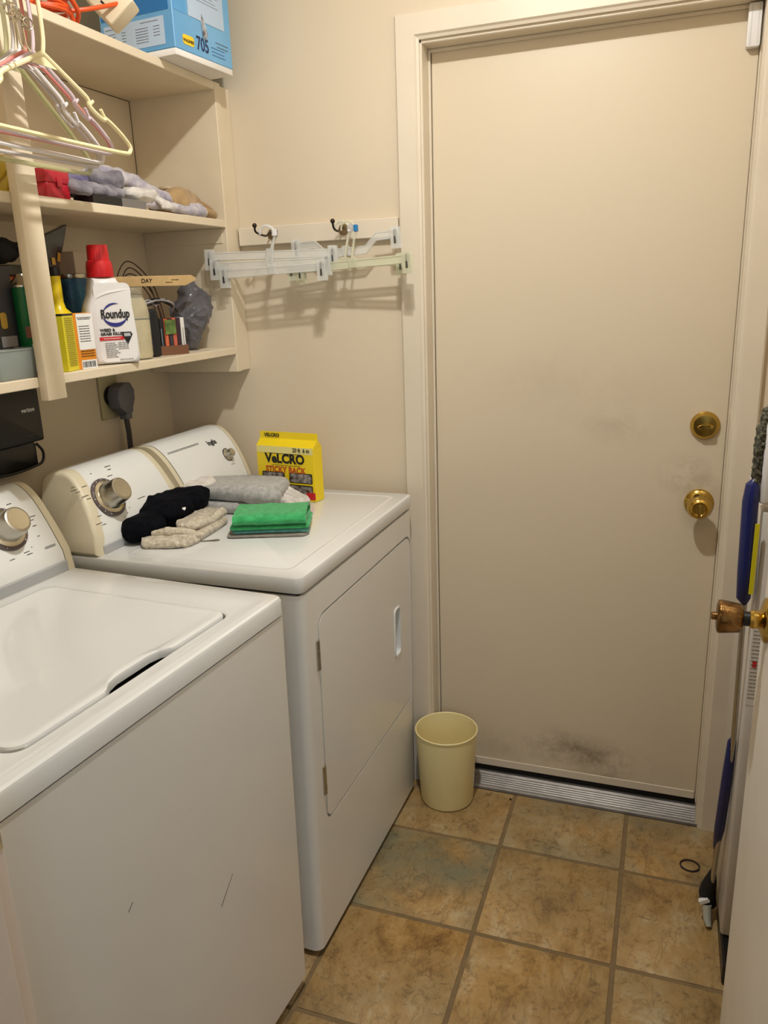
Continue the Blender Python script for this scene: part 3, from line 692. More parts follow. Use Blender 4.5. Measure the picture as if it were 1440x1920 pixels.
def clip_hanger(cx, y, zt, half, zbar, tilt, yaw, style, tagm, m, label):
    """clear skirt hanger; hook top at (cx, y, zt)"""
    t = empty('clip_hanger', (cx, y, zt), yaw); t.rotation_euler = (0, tilt, yaw)
    tag(t, label, 'hanger', 'clear clip hangers on the hook rail')
    d = zbar - zt
    bm = newbm()
    hk = catmull([(-0.024, 0, -0.018), (-0.020, 0, -0.004), (-0.006, 0, 0.003), (0.010, 0, -0.004), (0.017, 0, -0.022), (0.010, 0, -0.042), (0.0, 0, d + 0.010)], 6)
    tube(bm, hk, 0.0032, 8, flat=0.8); finish(bm, 'hook', m, t)
    bm = newbm(); box(bm, 0.012, 0.022, -0.0048, 0.0048, -0.024, -0.008, bev=0.001); finish(bm, 'size_tab', tagm, t, smooth=False)
    bm = newbm()
    e = 0.028 if style else 0.0
    P = [(-half, e), (-half * 0.62, e), (-half * 0.40, 0), (half * 0.40, 0), (half * 0.62, e), (half, e)]
    w = 0.0085
    top = [(p[0], d + p[1] + w) for p in P]; bot = [(p[0], d + p[1] - w) for p in P][::-1]
    for (h0, h1, ww_) in ((-0.0012, 0.0012, 1.0),):
        poly = top + bot; loft(bm, [[(p[0], h0, p[1]) for p in poly], [(p[0], h1, p[1]) for p in poly]])
    for s in (1, -1):   # flanged edges
        tube(bm, [(p[0], 0, d + p[1] + s * w) for p in P], 0.0026, 6)
    box(bm, -0.011, 0.011, -0.003, 0.003, d - 0.010, d + 0.016, bev=0.002)
    finish(bm, 'bar', m, t)
    for sx in (-half, half):
        zc = d + e
        bm = newbm()
        for s in (-1, 1):
            pl = [(sx - 0.0105, zc + 0.018), (sx + 0.0105, zc + 0.018), (sx + 0.0125, zc - 0.034), (sx - 0.0125, zc - 0.034)]
            ya, yb = (0.0045 * s, 0.0063 * s)
            loft(bm, [[(p[0], ya + s * 0.004 * (p[1] > zc), p[1]) for p in pl], [(p[0], yb + s * 0.004 * (p[1] > zc), p[1]) for p in pl]])
        cl_ = finish(bm, 'clip', m, t)
        bm = newbm(); box(bm, sx - 0.0030, sx + 0.0030, -0.0085, -0.0068, zc - 0.022, zc + 0.008, bev=0.0008)
        box(bm, sx - 0.0030, sx + 0.0030, 0.0068, 0.0085, zc - 0.022, zc + 0.008, bev=0.0008); tube(bm, [(sx, -0.008, zc + 0.009), (sx, 0.0, zc + 0.013), (sx, 0.008, zc + 0.009)], 0.002, 6)
        finish(bm, 'clip_spring', mat('spring_steel', (110, 116, 118), 0.3, 0.9), cl_)
    return t
clip_hanger(0.412, -0.088, 1.612, 0.168, 1.543, 0.015, 0.13, 0, PURPLE, CLEAR, 'clear clip hanger on the left hook, nearest the wall, its left clip highest')
clip_hanger(0.414, -0.100, 1.611, 0.154, 1.520, 0.00, 0.10, 0, WHITEP, CLEAR, 'clear clip hanger in the middle of the three on the left hook')
clip_hanger(0.422, -0.112, 1.610, 0.138, 1.503, -0.03, 0.03, 0, WHITEP, CLEAR, 'clear clip hanger hanging lowest and frontmost on the left hook')
clip_hanger(0.603, -0.050, 1.613, 0.136, 1.541, -0.06, 0.0, 1, PURPLE, CLEAR, 'clear clip hanger with raised ends and a purple size tab on the right hook')
clip_hanger(0.609, -0.066, 1.612, 0.148, 1.512, -0.01, 0.03, 0, WHITEP, CLEARY, 'yellowish clear clip hanger in the middle on the right hook')
clip_hanger(0.632, -0.082, 1.610, 0.150, 1.510, -0.04, -0.08, 0, BLUETAG, CLEARY, 'clear clip hanger with a blue tab, frontmost on the right hook beside the door casing')

# ------------------------------------------------------------------ clothes rod with plastic hangers (upper left)
rd = empty('clothes_rod', (0.60, -0.868, 1.950)); tag(rd, 'brown round clothes rod sticking out past the shelf post at the top left', 'rod')
bm = newbm(); tube(bm, [(XS + 0.02, -0.868, 1.956), (0.95, -0.868, 1.956)], 0.013, 16); finish(bm, 'rod', mat('brown_wood_rod', (120, 84, 56), 0.45, var=0.15, scale=20), rd, (0.60, -0.868, 1.950))
def plastic_hanger(x, yn, zn, half, drop, m, r, label, lean=0.0, low=0.0, notch=True, roll=0.0):
    hz = 1.956 + 0.013 + r - zn   # top of the hook above the neck
    t = empty('plastic_hanger', (x, yn, zn)); t.rotation_euler = (0, 0, lean); tag(t, label, 'hanger', 'plastic clothes hangers at the top left')
    hy = -0.868 - yn
    bm = newbm()
    hk = catmull([(0, hy - 0.034, hz - 0.034), (0, hy - 0.026, hz - 0.010), (0, hy, hz), (0, hy + 0.026, hz - 0.012), (0, max(hy + 0.032, 0.004), hz - 0.04), (0, 0.006, 0.03), (0, 0.0, 0.0)], 6)
    tube(bm, hk, r * 0.9, 8); finish(bm, 'hook', m, t)
    def arm(s):
        a = half * s
        P = [(0, 0.0, 0.0), (0, a * 0.045, -drop * 0.03), (0, a * 0.30, -drop * 0.26)]
        if notch: P += [(0, a * 0.47, -drop * 0.42), (0, a * 0.49, -drop * 0.52), (0, a * 0.55, -drop * 0.60), (0, a * 0.66, -drop * 0.68), (0, a * 0.70, -drop * 0.66)]
        P += [(0, a * 0.86, -drop * 0.80), (0, a * 0.99, -drop * 0.97), (0, a * 0.99, -drop * 1.07 - low), (0, a * 0.90, -drop * 1.12 - low)]
        return P
    bm = newbm()
    R_ = arm(1); L_ = arm(-1)
    for q in R_ + L_: pass
    path = R_ + [(0, half * 0.4, -drop * 1.13 - low), (0, -half * 0.4, -drop * 1.13 - low)] + L_[::-1][:-1]
    path = [(0, p[1], p[2] + roll * p[1]) for p in path]
    tube(bm, catmull(path, 4, True), r, 8, closed=True)
    if notch:
        for s in (1, -1): tube(bm, [(0, s * half * 0.50, -drop * 0.50 + roll * s * half * 0.5), (0, s * half * 0.545, -drop * 0.44 + roll * s * half * 0.5)], r * 0.75, 6); tube(bm, [(0, s * half * 0.68, -drop * 0.64 + roll * s * half * 0.68), (0, s * half * 0.635, -drop * 0.53 + roll * s * half * 0.6)], r * 0.75, 6)
    bw = [(0, -0.030, -drop * 0.16), (0, 0.030, -drop * 0.16), (0, 0.004, 0.0), (0, -0.004, 0.0)]
    loft(bm, [[(-0.0012, p[1], p[2]) for p in bw], [(0.0012, p[1], p[2]) for p in bw]])
    finish(bm, 'frame', m, t)
    return t
plastic_hanger(0.400, -0.838, 1.838, 0.212, 0.112, IVORY, 0.0040, 'ivory plastic tube hanger, frontmost of the hangers at the top left', 0.0, notch=True, roll=0.0)
plastic_hanger(0.382, -0.840, 1.842, 0.190, 0.116, LILACP, 0.0036, 'pale lilac plastic hanger just behind the ivory one', 0.03)
plastic_hanger(0.366, -0.838, 1.846, 0.190, 0.118, PINKP, 0.0032, 'pink plastic hanger behind the pale lilac one', -0.02, notch=False)
plastic_hanger(0.352, -0.836, 1.847, 0.192, 0.132, WHITEP, 0.0040, 'thick white plastic hanger with a bright lower bar behind the pink one', 0.02)
plastic_hanger(0.338, -0.836, 1.850, 0.180, 0.142, mat('greyish_plastic', (206, 200, 196), 0.35), 0.0034, 'greyish white plastic hanger second from the shelf post', -0.05)
plastic_hanger(0.322, -0.834, 1.850, 0.190, 0.150, GREENISH, 0.0044, 'clear greenish plastic hanger nearest the shelf post', 0.03, notch=False)
wt = empty('wire_clip_hanger', (0.43, -0.93, 1.85)); tag(wt, 'tangle of shiny metal clips and rings on a wire hanger at the top left edge', 'hanger')
bm = newbm()
tube(bm, catmull([(0.43, -0.868, 1.974), (0.43, -0.890, 1.960), (0.43, -0.905, 1.92), (0.43, -0.93, 1.895)], 5), 0.0016, 6); finish(bm, 'hook', STEELL, wt, (0.43, -0.93, 1.85))
random.seed(3)
for k in range(5):
    bm = newbm(); c = Vector((0.43 + random.uniform(-0.006, 0.006), -0.945 + 0.011 * k, 1.885 - 0.007 * k + random.uniform(-0.006, 0.006)))
    Mr = Matrix.Translation(c) @ Matrix.Rotation(random.uniform(0, 3), 4, 'Z') @ Matrix.Rotation(PI / 2 + random.uniform(-0.5, 0.5), 4, 'X')
    tube(bm, [(0.011 * math.cos(a * PI / 8), 0.008 * math.sin(a * PI / 8), 0) for a in range(16)], 0.0016, 6, closed=True, M=Mr); finish(bm, 'ring', STEELL, wt, (0.43, -0.93, 1.85))
for k in range(2):
    bm = newbm(); y = -0.925 + 0.012 * k; tube(bm, [(0.43, y, 1.868), (0.43, y + 0.004, 1.83), (0.432, y + 0.010, 1.822)], 0.0018, 6); finish(bm, 'clip_wire', STEELL, wt, (0.43, -0.93, 1.85))

# ------------------------------------------------------------------ top shelf
Z3 = ZS[2] + TS + 0.0004
pb = empty('paint_sprayer_box', (0.235, -0.20, Z3), math.radians(-4.5)); tag(pb, 'blue and white cardboard box numbered 705 on the top shelf beside the wall', 'box')
HX, HY = 0.105, 0.112   # half depth in x, half length in y
bm = newbm(); rslab(bm, -0.10, HX, -HY, HY, 0.0, 0.014, 0.004, 0.002, 2); finish(bm, 'white_base', mat('box_white', (236, 232, 226), 0.55), pb)
BOXB = mat('box_blue', (96, 160, 208), 0.42, var=0.05, scale=3, col2=(120, 178, 220))
bm = newbm(); box(bm, -0.10, HX, -HY, HY, 0.014, 0.30, bev=0.0015); finish(bm, 'carton', BOXB, pb, smooth=False)
DB = mat('box_deep_blue', (30, 112, 178), 0.42, var=0.05); PALE = mat('box_pale_panel', (184, 204, 226), 0.5, var=0.02); YEL = mat('label_yellow', (246, 206, 40), 0.45, var=0.02)
def plate(parent, M4, w, h, m, name='printed_panel', t=0.0003, r=0.001, z=0.0):
    bm = newbm(); loft(bm, [lift(rrect(-w / 2, w / 2, -h / 2, h / 2, r, 3), z), lift(rrect(-w / 2, w / 2, -h / 2, h / 2, r, 3), z + t)])
    bmesh.ops.transform(bm, matrix=M4, verts=bm.verts); return finish(bm, name, m, parent, smooth=False)
F1 = frame((HX, 0, 0), (0, 1, 0), (0, 0, 1))       # right face, looking at +x: u = y, v = z
F2 = frame((0, -HY, 0), (1, 0, 0), (0, 0, 1))      # left face, looking at -y: u = x, v = z
def on(F, u, v, z=0.0): return F @ Matrix.Translation((u, v, z))
plate(pb, on(F2, 0.0, 0.19, 0.0003), 0.19, 0.20, DB); plate(pb, on(F1, -0.085, 0.19, 0.0003), 0.045, 0.20, mat('box_mid_blue', (90, 160, 214), 0.42))
plate(pb, on(F2, -0.005, 0.052, 0.0004), 0.17, 0.056, PALE)
plate(pb, on(F1, 0.015, 0.175, 0.0006), 0.14, 0.17, PALE)
def fine_lines(parent, F, specs, m=GREYT, seed=1, name='printed_lines'):
    bm = newbm(); random.seed(seed)
    for (u, v, w) in specs:
        x = u
        while x < u + w:
            l = random.uniform(0.003, 0.009); box(bm, x, min(x + l, u + w), v - 0.0006, v + 0.0006, 0.0008, 0.0011, M=F); x += l + 0.001
    o = finish(bm, name, m, parent, smooth=False); o['kind'] = 'stuff'; return o
fine_lines(pb, F1, [(-0.045, 0.13 + 0.0065 * k, 0.11 - 0.01 * (k % 3)) for k in range(14)] + [(0.045, 0.058, 0.05), (0.05, 0.050, 0.045)])
fine_lines(pb, F2, [(-0.085, 0.072, 0.05)] + [(-0.088, 0.062 - 0.006 * k, 0.03) for k in range(5)] + [(-0.04, 0.062 - 0.006 * k, 0.012) for k in range(5)] + [(0.0, 0.062 - 0.0055 * k, 0.035) for k in range(6)] + [(0.05, 0.062 - 0.006 * k, 0.018) for k in range(4)] + [(0.015, 0.073, 0.05), (0.02, 0.12, 0.05), (0.02, 0.13, 0.06), (0.03, 0.14, 0.05)], seed=2)
plate(pb, on(F1, -0.062, 0.038, 0.0004), 0.042, 0.020, YEL, r=0.006)
text(pb, 'WAGNER', 0.0092, on(F1, -0.062, 0.036, 0.0010), BLACKT, bold=0.0002)
text(pb, '705', 0.040, on(F1, -0.008, 0.040, 0.0008), mat('navy_print', (22, 36, 84), 0.5), bold=0.0006, sx=0.8)
fine_lines(pb, F1, [(0.025, 0.044, 0.055), (0.028, 0.036, 0.05), (0.028, 0.029, 0.055)], mat('blue_print', (60, 110, 170), 0.5), 5)
bm = newbm(); prism(bm, [(-0.006, 0.060), (0.006, 0.052), (0.016, 0.066), (0.012, 0.078), (0.004, 0.094), (-0.004, 0.106), (-0.008, 0.09)], 0.0009, 0.0012); bmesh.ops.transform(bm, matrix=F1, verts=bm.verts); finish(bm, 'printed_picture', mat('sprayer_dark', (40, 42, 50), 0.5, col2=(190, 196, 204), scale=80), pb, smooth=False)

cc = empty('extension_cord', (0.25, -0.64, Z3)); tag(cc, 'coiled orange extension cord on the top shelf left of the blue box', 'cord')
OC = (0.25, -0.64, Z3)
P = []
random.seed(11)
for k in range(150):
    a = k * 0.30; rr = 0.055 + 0.010 * math.sin(k * 0.9) ; zz = 0.012 + 0.05 * (0.5 + 0.5 * math.sin(k * 0.11)) * (1 + 0.2 * math.sin(k * 0.37))
    P.append((0.232 + rr * 0.85 * math.cos(a), -0.640 + rr * 1.05 * math.sin(a), Z3 + zz))
bm = newbm(); tube(bm, P, 0.0042, 7); finish(bm, 'coil', ORANGE, cc, OC)
bm = newbm(); tube(bm, catmull([(0.262, -0.690, Z3 + 0.01), (0.285, -0.66, Z3 + 0.034), (0.289, -0.62, Z3 + 0.040), (0.286, -0.585, Z3 + 0.020), (0.27, -0.57, Z3 + 0.006)], 8), 0.0046, 8)
tube(bm, catmull([(0.25, -0.72, Z3 + 0.012), (0.272, -0.66, Z3 + 0.036), (0.276, -0.61, Z3 + 0.030), (0.270, -0.580, Z3 + 0.006)], 8), 0.0046, 8); finish(bm, 'tie_loop', ORANGE, cc, OC)
bm = newbm(); tube(bm, catmull([(0.262, -0.585, Z3 + 0.022), (0.285, -0.55, Z3 + 0.032), (0.303, -0.50, Z3 + 0.050), (0.312, -0.46, Z3 + 0.066)], 8), 0.0042, 8); finish(bm, 'cord_end', ORANGE, cc, OC)
pw = empty('outlet_box', (0.285, -0.47, Z3)); tag(pw, 'beige plastic outlet adapter tipped on its corner against the blue box', 'adapter')
Mb = Matrix.Translation((0.0, 0.0, 0.062)) @ Matrix.Rotation(-0.78, 4, 'Y') @ Matrix.Rotation(0.35, 4, 'Z')
bm = newbm(); rslab(bm, -0.034, 0.034, -0.020, 0.020, -0.040, 0.040, 0.006, 0.004, 3); bmesh.ops.transform(bm, matrix=Mb, verts=bm.verts); finish(bm, 'housing', mat('beige_plastic', (222, 208, 178), 0.4, var=0.03), pw)
bm = newbm()
for s in (-0.014, 0.014): box(bm, s - 0.002, s + 0.002, -0.0206, -0.0198, -0.008, 0.008, M=Mb)
finish(bm, 'slots', DARK, pw, smooth=False)

# ------------------------------------------------------------------ middle shelf
Z2 = ZS[1] + TS + 0.0003
def cloth(parent, name, m, c, r, p=0.75, amp=0.006, sc=30, seed=0, rz=0.0, off=(0, 0, 0), ry=0.0, flat=True, seg=40, label=None, zf=None):
    """soft crumpled lump: superellipsoid with folds, flattened where it rests"""
    bm = newbm(); bmesh.ops.create_uvsphere(bm, u_segments=seg, v_segments=seg // 2, radius=1.0)
    for v in bm.verts:
        v.co = Vector([math.copysign(abs(q) ** p, q) * r[i] for i, q in enumerate(v.co)])
    bmesh.ops.rotate(bm, verts=bm.verts, matrix=Matrix.Rotation(ry, 3, 'Y'), cent=(0, 0, 0))
    bmesh.ops.rotate(bm, verts=bm.verts, matrix=Matrix.Rotation(rz, 3, 'Z'), cent=(0, 0, 0))
    rumple(bm, amp, sc, seed)
    for v in bm.verts:
        v.co += Vector(c)
        if zf is not None and v.co.z < zf: v.co.z = zf + 0.0004 * (1 + math.sin(v.co.x * 90))
    return finish(bm, name, m, parent, off, ang=80, label=label)
def fabric(name, col, col2=None, sc=60, bump=0.6, bs=220): return mat(name, col, 0.9, var=0.12, scale=sc, bump=bump, bscale=bs, col2=col2, sheen=0.3, spec=0.15)
yb = empty('yellow_pouch', (0.215, -0.795, Z2)); tag(yb, 'bright yellow plastic pouch on the middle shelf at the left edge, behind the post', 'pouch')
bm = newbm(); rslab(bm, -0.03, 0.03, -0.07, 0.035, 0.0, 0.070, 0.012, 0.008, 4); subdiv(bm, 1); rumple(bm, 0.003, 40, 2, zmin=0); finish(bm, 'bag', mat('yellow_glossy', (238, 208, 24), 0.3, var=0.06), yb)
bm = newbm(); tube(bm, [(0.0315, -0.03, 0.012), (0.0325, 0.0, 0.035), (0.0315, 0.022, 0.062)], 0.0012, 6); tube(bm, [(0.0315, 0.0, 0.008), (0.0325, 0.012, 0.03)], 0.001, 6); finish(bm, 'crease', mat('ochre_print', (176, 142, 14), 0.5), yb)
rb = empty('red_box', (0.215, -0.655, Z2)); tag(rb, 'small translucent red plastic box on the middle shelf right of the post', 'box')
REDT = mat('translucent_red', (196, 36, 54), 0.25, var=0.06, clear=0.12)
bm = newbm(); rslab(bm, -0.028, 0.028, -0.033, 0.033, 0.0, 0.034, 0.004, 0.002, 3); finish(bm, 'base', REDT, rb)
bm = newbm(); rslab(bm, -0.0295, 0.0295, -0.0345, 0.0345, 0.0342, 0.060, 0.005, 0.002, 3); box(bm, 0.0296, 0.032, -0.007, 0.007, 0.026, 0.044, bev=0.001); finish(bm, 'lid', REDT, rb)
fl = empty('flat_box', (0.245, -0.50, Z2)); tag(fl, 'flat black and grey box lying under the gloves on the middle shelf', 'box')
bm = newbm(); box(bm, -0.02, 0.030, -0.095, 0.0, 0.0, 0.017, bev=0.001); finish(bm, 'black_half', BLACK, fl, smooth=False)
bm = newbm(); box(bm, -0.02, 0.031, 0.0002, 0.085, 0.0, 0.018, bev=0.001); finish(bm, 'grey_half', mat('grey_card', (120, 116, 112), 0.5), fl, smooth=False)
GREYC = fabric('grey_knit', (150, 146, 150), (104, 100, 110), 30); PURC = fabric('purple_mottled_cloth', (120, 114, 136), (64, 56, 112), 26); PALEC = fabric('pale_knit', (204, 198, 198), (150, 144, 162), 34); WHC = fabric('white_knit', (222, 216, 208), (196, 190, 182), 50)
TANC = fabric('tan_suede', (182, 152, 108), (138, 108, 72), 18, 0.4, 90)
g1 = empty('work_glove', (0.20, -0.50, Z2)); tag(g1, 'crumpled grey and purple work glove heaped on the middle shelf beside the red box', 'glove'); OG = (0.20, -0.50, Z2)
cloth(g1, 'cuff', PURC, (0.180, -0.545, Z2 + 0.045), (0.045, 0.050, 0.026), 0.9, 0.012, 28, 1, 0.3, OG, 0.0, seg=48, zf=Z2)
cloth(g1, 'palm', GREYC, (0.205, -0.475, Z2 + 0.055), (0.045, 0.040, 0.026), 0.9, 0.012, 32, 5, -0.3, OG, seg=48, zf=Z2)
random.seed(8)
for k in range(5):
    y = -0.605 + 0.028 * k
    bm = newbm(); tube(bm, catmull([(0.205, y, Z2 + 0.036), (0.232, y - 0.008, Z2 + 0.036 - 0.003 * (k % 2)), (0.254, y + 0.004 * (k - 2), Z2 + 0.030), (0.267, y + 0.014, Z2 + 0.022 + 0.004 * (k % 3))], 6), [0.012, 0.014, 0.014, 0.012, 0.008], 12)
    rumple(bm, 0.003, 60, k); finish(bm, 'finger', GREYC, g1, OG, ang=80)
g2 = empty('knit_sleeve', (0.215, -0.30, Z2)); tag(g2, 'long pale grey knitted sleeve folded over and draped down to the middle shelf edge', 'sleeve'); O2 = (0.215, -0.30, Z2)
bm = newbm()
tube(bm, catmull([(0.16, -0.475, Z2 + 0.076), (0.185, -0.43, Z2 + 0.082), (0.205, -0.37, Z2 + 0.072), (0.225, -0.31, Z2 + 0.052), (0.245, -0.24, Z2 + 0.030), (0.262, -0.19, Z2 + 0.018), (0.266, -0.155, Z2 + 0.014)], 8), [0.010, 0.017, 0.019, 0.018, 0.016, 0.014, 0.017, 0.019, 0.010], 16, flat=0.85)
rumple(bm, 0.004, 45, 3, zmin=Z2); finish(bm, 'upper_fold', PALEC, g2, O2, ang=80)
bm = newbm()
tube(bm, catmull([(0.235, -0.40, Z2 + 0.022), (0.25, -0.34, Z2 + 0.022), (0.262, -0.28, Z2 + 0.016), (0.270, -0.22, Z2 + 0.012), (0.272, -0.17, Z2 + 0.013)], 8), [0.012, 0.013, 0.011, 0.010, 0.012, 0.010], 14)
rumple(bm, 0.003, 50, 9, zmin=Z2); finish(bm, 'lower_fold', PALEC, g2, O2, ang=80)
g3 = empty('white_glove', (0.245, -0.36, Z2 + 0.02)); tag(g3, 'off-white knit glove lying over the flat grey box on the middle shelf', 'glove'); O3 = (0.245, -0.36, Z2 + 0.02)
cloth(g3, 'palm', WHC, (0.238, -0.385, Z2 + 0.036), (0.030, 0.058, 0.016), 0.8, 0.006, 40, 4, 0.0, O3, zf=Z2 + 0.0185)
for k in range(4):
    bm = newbm(); y = -0.352 + 0.009 * k; tube(bm, catmull([(0.244, y - 0.01, Z2 + 0.036), (0.262, y, Z2 + 0.030 - 0.002 * k), (0.275, y + 0.004, Z2 + 0.018), (0.277, y + 0.002, Z2 + 0.008)], 5), [0.007, 0.008, 0.007, 0.005], 10); finish(bm, 'finger', WHC, g3, O3, ang=80)
g4 = empty('leather_glove', (0.21, -0.16, Z2)); tag(g4, 'tan suede work glove on the middle shelf next to the side panel', 'glove'); O4 = (0.21, -0.16, Z2)
cloth(g4, 'palm', TANC, (0.205, -0.195, Z2 + 0.034), (0.058, 0.085, 0.034), 0.75, 0.010, 24, 6, 0.15, O4, zf=Z2)
for k, (dx, dy, h) in enumerate(((0.0, 0.0, 0.030), (0.012, 0.010, 0.022), (-0.03, 0.014, 0.034), (0.020, -0.03, 0.014))):
    bm = newbm(); tube(bm, catmull([(0.195 + dx, -0.20 + dy, Z2 + h + 0.018), (0.232 + dx, -0.165 + dy, Z2 + h + 0.010), (0.252 + dx * 0.6, -0.125 + dy * 0.6, Z2 + h * 0.6 + 0.006), (0.262 + dx * 0.4, -0.105, Z2 + 0.010)], 6), [0.015, 0.016, 0.013, 0.009], 12, flat=0.8)
    rumple(bm, 0.003, 50, k + 20, zmin=Z2); finish(bm, 'finger', TANC, g4, O4, ang=80)
cloth(g4, 'lining', fabric('cream_lining', (206, 190, 160), (170, 150, 118), 30), (0.20, -0.19, Z2 + 0.068), (0.032, 0.050, 0.008), 0.8, 0.004, 50, 3, 0.2, O4)
pg = empty('plastic_wrap', (0.18, -0.125, Z2)); tag(pg, 'crinkled clear plastic bag behind the tan glove in the middle shelf corner', 'bag')
bm = newbm(); bmesh.ops.create_uvsphere(bm, u_segments=28, v_segments=14, radius=1.0)
for v in bm.verts: v.co = Vector((v.co.x * 0.055, v.co.y * 0.034, v.co.z * 0.028 + 0.029))
rumple(bm, 0.007, 40, 4, zmin=0.0005); finish(bm, 'bag', mat('clear_film', (230, 226, 216), 0.12, clear=0.72), pg, ang=20)

# ------------------------------------------------------------------ bottom shelf
Z1 = ZS[0] + TS + 0.0003
AC = math.radians(-38)     # turn of labels towards the room
# white weed killer bottle with a red double cap
rbm = empty('weed_killer_bottle', (0.243, -0.550, Z1), math.radians(52)); tag(rbm, 'white weed killer bottle with a tall red cap on the bottom shelf', 'bottle')
# local frame: x = along the label (right), -y = towards the viewer
prof = [(-0.046, 0), (-0.050, 0.012), (-0.055, 0.060), (-0.058, 0.100), (-0.050, 0.128), (-0.040, 0.150), (-0.036, 0.172), (-0.033, 0.182), (0.018, 0.182), (0.020, 0.176), (0.030, 0.168), (0.047, 0.160), (0.0475, 0.150), (0.045, 0.140), (0.049, 0.105), (0.052, 0.06), (0.053, 0.012), (0.050, 0)]
bm = newbm()
WB = mat('bottle_white', (232, 230, 228), 0.35, var=0.01)
def shp(k, y):
    cx_, cz_ = -0.002, 0.088
    return [(cx_ + (p[0] - cx_) * (1 - (1 - k)), y, max(0.0, cz_ + (p[1] - cz_) * (1 - (1 - k) * 0.7))) for p in prof]
loft(bm, [shp(0.80, -0.032), shp(0.88, -0.031), shp(0.95, -0.027), shp(0.99, -0.018), shp(1.0, 0.0), shp(0.99, 0.018), shp(0.95, 0.027), shp(0.80, 0.032)])
finish(bm, 'body', WB, rbm, ang=50)
bm = newbm(); tube(bm, catmull([(-0.047, -0.020, 0.06), (-0.049, -0.024, 0.10), (-0.036, -0.029, 0.135), (-0.008, -0.031, 0.150), (0.040, -0.029, 0.157)], 6), 0.0035, 8); finish(bm, 'grip_ridge', WB, rbm)
REDC = mat('red_cap', (206, 26, 34), 0.32, var=0.05)
bm = newbm(); ls = []
for r, z in ((0.0275, 0.183), (0.0285, 0.186), (0.0275, 0.208), (0.0255, 0.216), (0.0225, 0.218), (0.0222, 0.232), (0.0215, 0.246), (0.0205, 0.249), (0.0, 0.2495)):
    ls.append([((r - 0.0006 * (k % 2) * (z < 0.247)) * math.cos(2 * PI * k / 48) - 0.008, (r - 0.0006 * (k % 2)) * math.sin(2 * PI * k / 48), z) if r > 0 else (-0.008 + 1e-5 * math.cos(2 * PI * k / 48), 1e-5 * math.sin(2 * PI * k / 48), z) for k in range(48)])
loft(bm, ls); finish(bm, 'cap', REDC, rbm, ang=30)
FB = frame((0, -0.0327, 0), (1, 0, 0), (0, 0, 1))
plate(rbm, on(FB, 0.004, 0.088, -0.0008), 0.078, 0.165, mat('label_offwhite', (236, 234, 232), 0.4), 'label', r=0.012)
bm = newbm(); A = []
text(rbm, 'Roundup', 0.0255, on(FB, 0.005, 0.106, 0.0010), BLACKT, bold=0.0007, sx=0.66)
def ring_arc(parent, F, cx_, cy_, r, a0, a1, w, m):
    bm = newbm(); n = 20; pin = []; pout = []
    for i in range(n + 1):
        t = i / n; a = a0 + (a1 - a0) * t; k = math.sin(PI * t) * w
        pout.append((cx_ + (r) * math.cos(a), cy_ + r * math.sin(a))); pin.append((cx_ + (r - k - 0.0002) * math.cos(a), cy_ + (r - k - 0.0002) * math.sin(a)))
    poly = pout + pin[::-1]
    top = [bm.verts.new(F @ Vector((p[0], p[1], 0.0009))) for p in poly]
    for i in range(n): bm.faces.new((top[i], top[i + 1], top[2 * n + 1 - i - 1], top[2 * n + 1 - i]))
    return finish(bm, 'logo_swoosh', m, parent, smooth=False)
BL = mat('logo_blue', (34, 44, 128), 0.45)
ring_arc(rbm, FB, 0.004, 0.104, 0.0255, math.radians(65), math.radians(165), 0.004, BL); ring_arc(rbm, FB, 0.004, 0.106, 0.0265, math.radians(190), math.radians(345), 0.008, BL)
text(rbm, 'WEED &', 0.0085, on(FB, -0.031, 0.073, 0.0006), BLACKT, align='LEFT', bold=0.0003); text(rbm, 'GRASS KILLER', 0.0082, on(FB, -0.031, 0.065, 0.0006), BLACKT, align='LEFT', bold=0.0003)
RT = mat('label_red', (206, 40, 44), 0.45)
plate(rbm, on(FB, -0.008, 0.0555, 0.0004), 0.052, 0.0075, RT); fine_lines(rbm, on(FB, 0, 0, 0.0002), [(-0.026, 0.0555, 0.036)], WHITET, 3)
bm = newbm(); prism(bm, [(0.017, 0.068), (0.034, 0.068), (0.037, 0.062), (0.0255, 0.042), (0.014, 0.062)], 0.0006, 0.0010); bmesh.ops.transform(bm, matrix=FB, verts=bm.verts); finish(bm, 'badge', BLACKT, rbm, smooth=False)
plate(rbm, on(FB, 0.0255, 0.062, 0.0010), 0.014, 0.007, mat('badge_grey', (176, 180, 184), 0.4))
bm = newbm(); prism(bm, [(-0.030, 0.177), (0.004, 0.174), (0.006, 0.166), (-0.026, 0.157), (-0.029, 0.160)], 0.0006, 0.001); bmesh.ops.transform(bm, matrix=on(FB, 0, 0, -0.006), verts=bm.verts); finish(bm, 'red_flash', RT, rbm, smooth=False)
text(rbm, '10', 0.011, on(FB, -0.021, 0.1665, -0.0046), WHITET, bold=0.0004)
fine_lines(rbm, FB, [(-0.024, 0.046 - 0.0042 * k, 0.022 + 0.004 * ((k * 7) % 3)) for k in range(8)] + [(0.004, 0.046 - 0.0042 * k, 0.022) for k in range(4)] + [(0.004, 0.010, 0.030)], GREYT, 4)

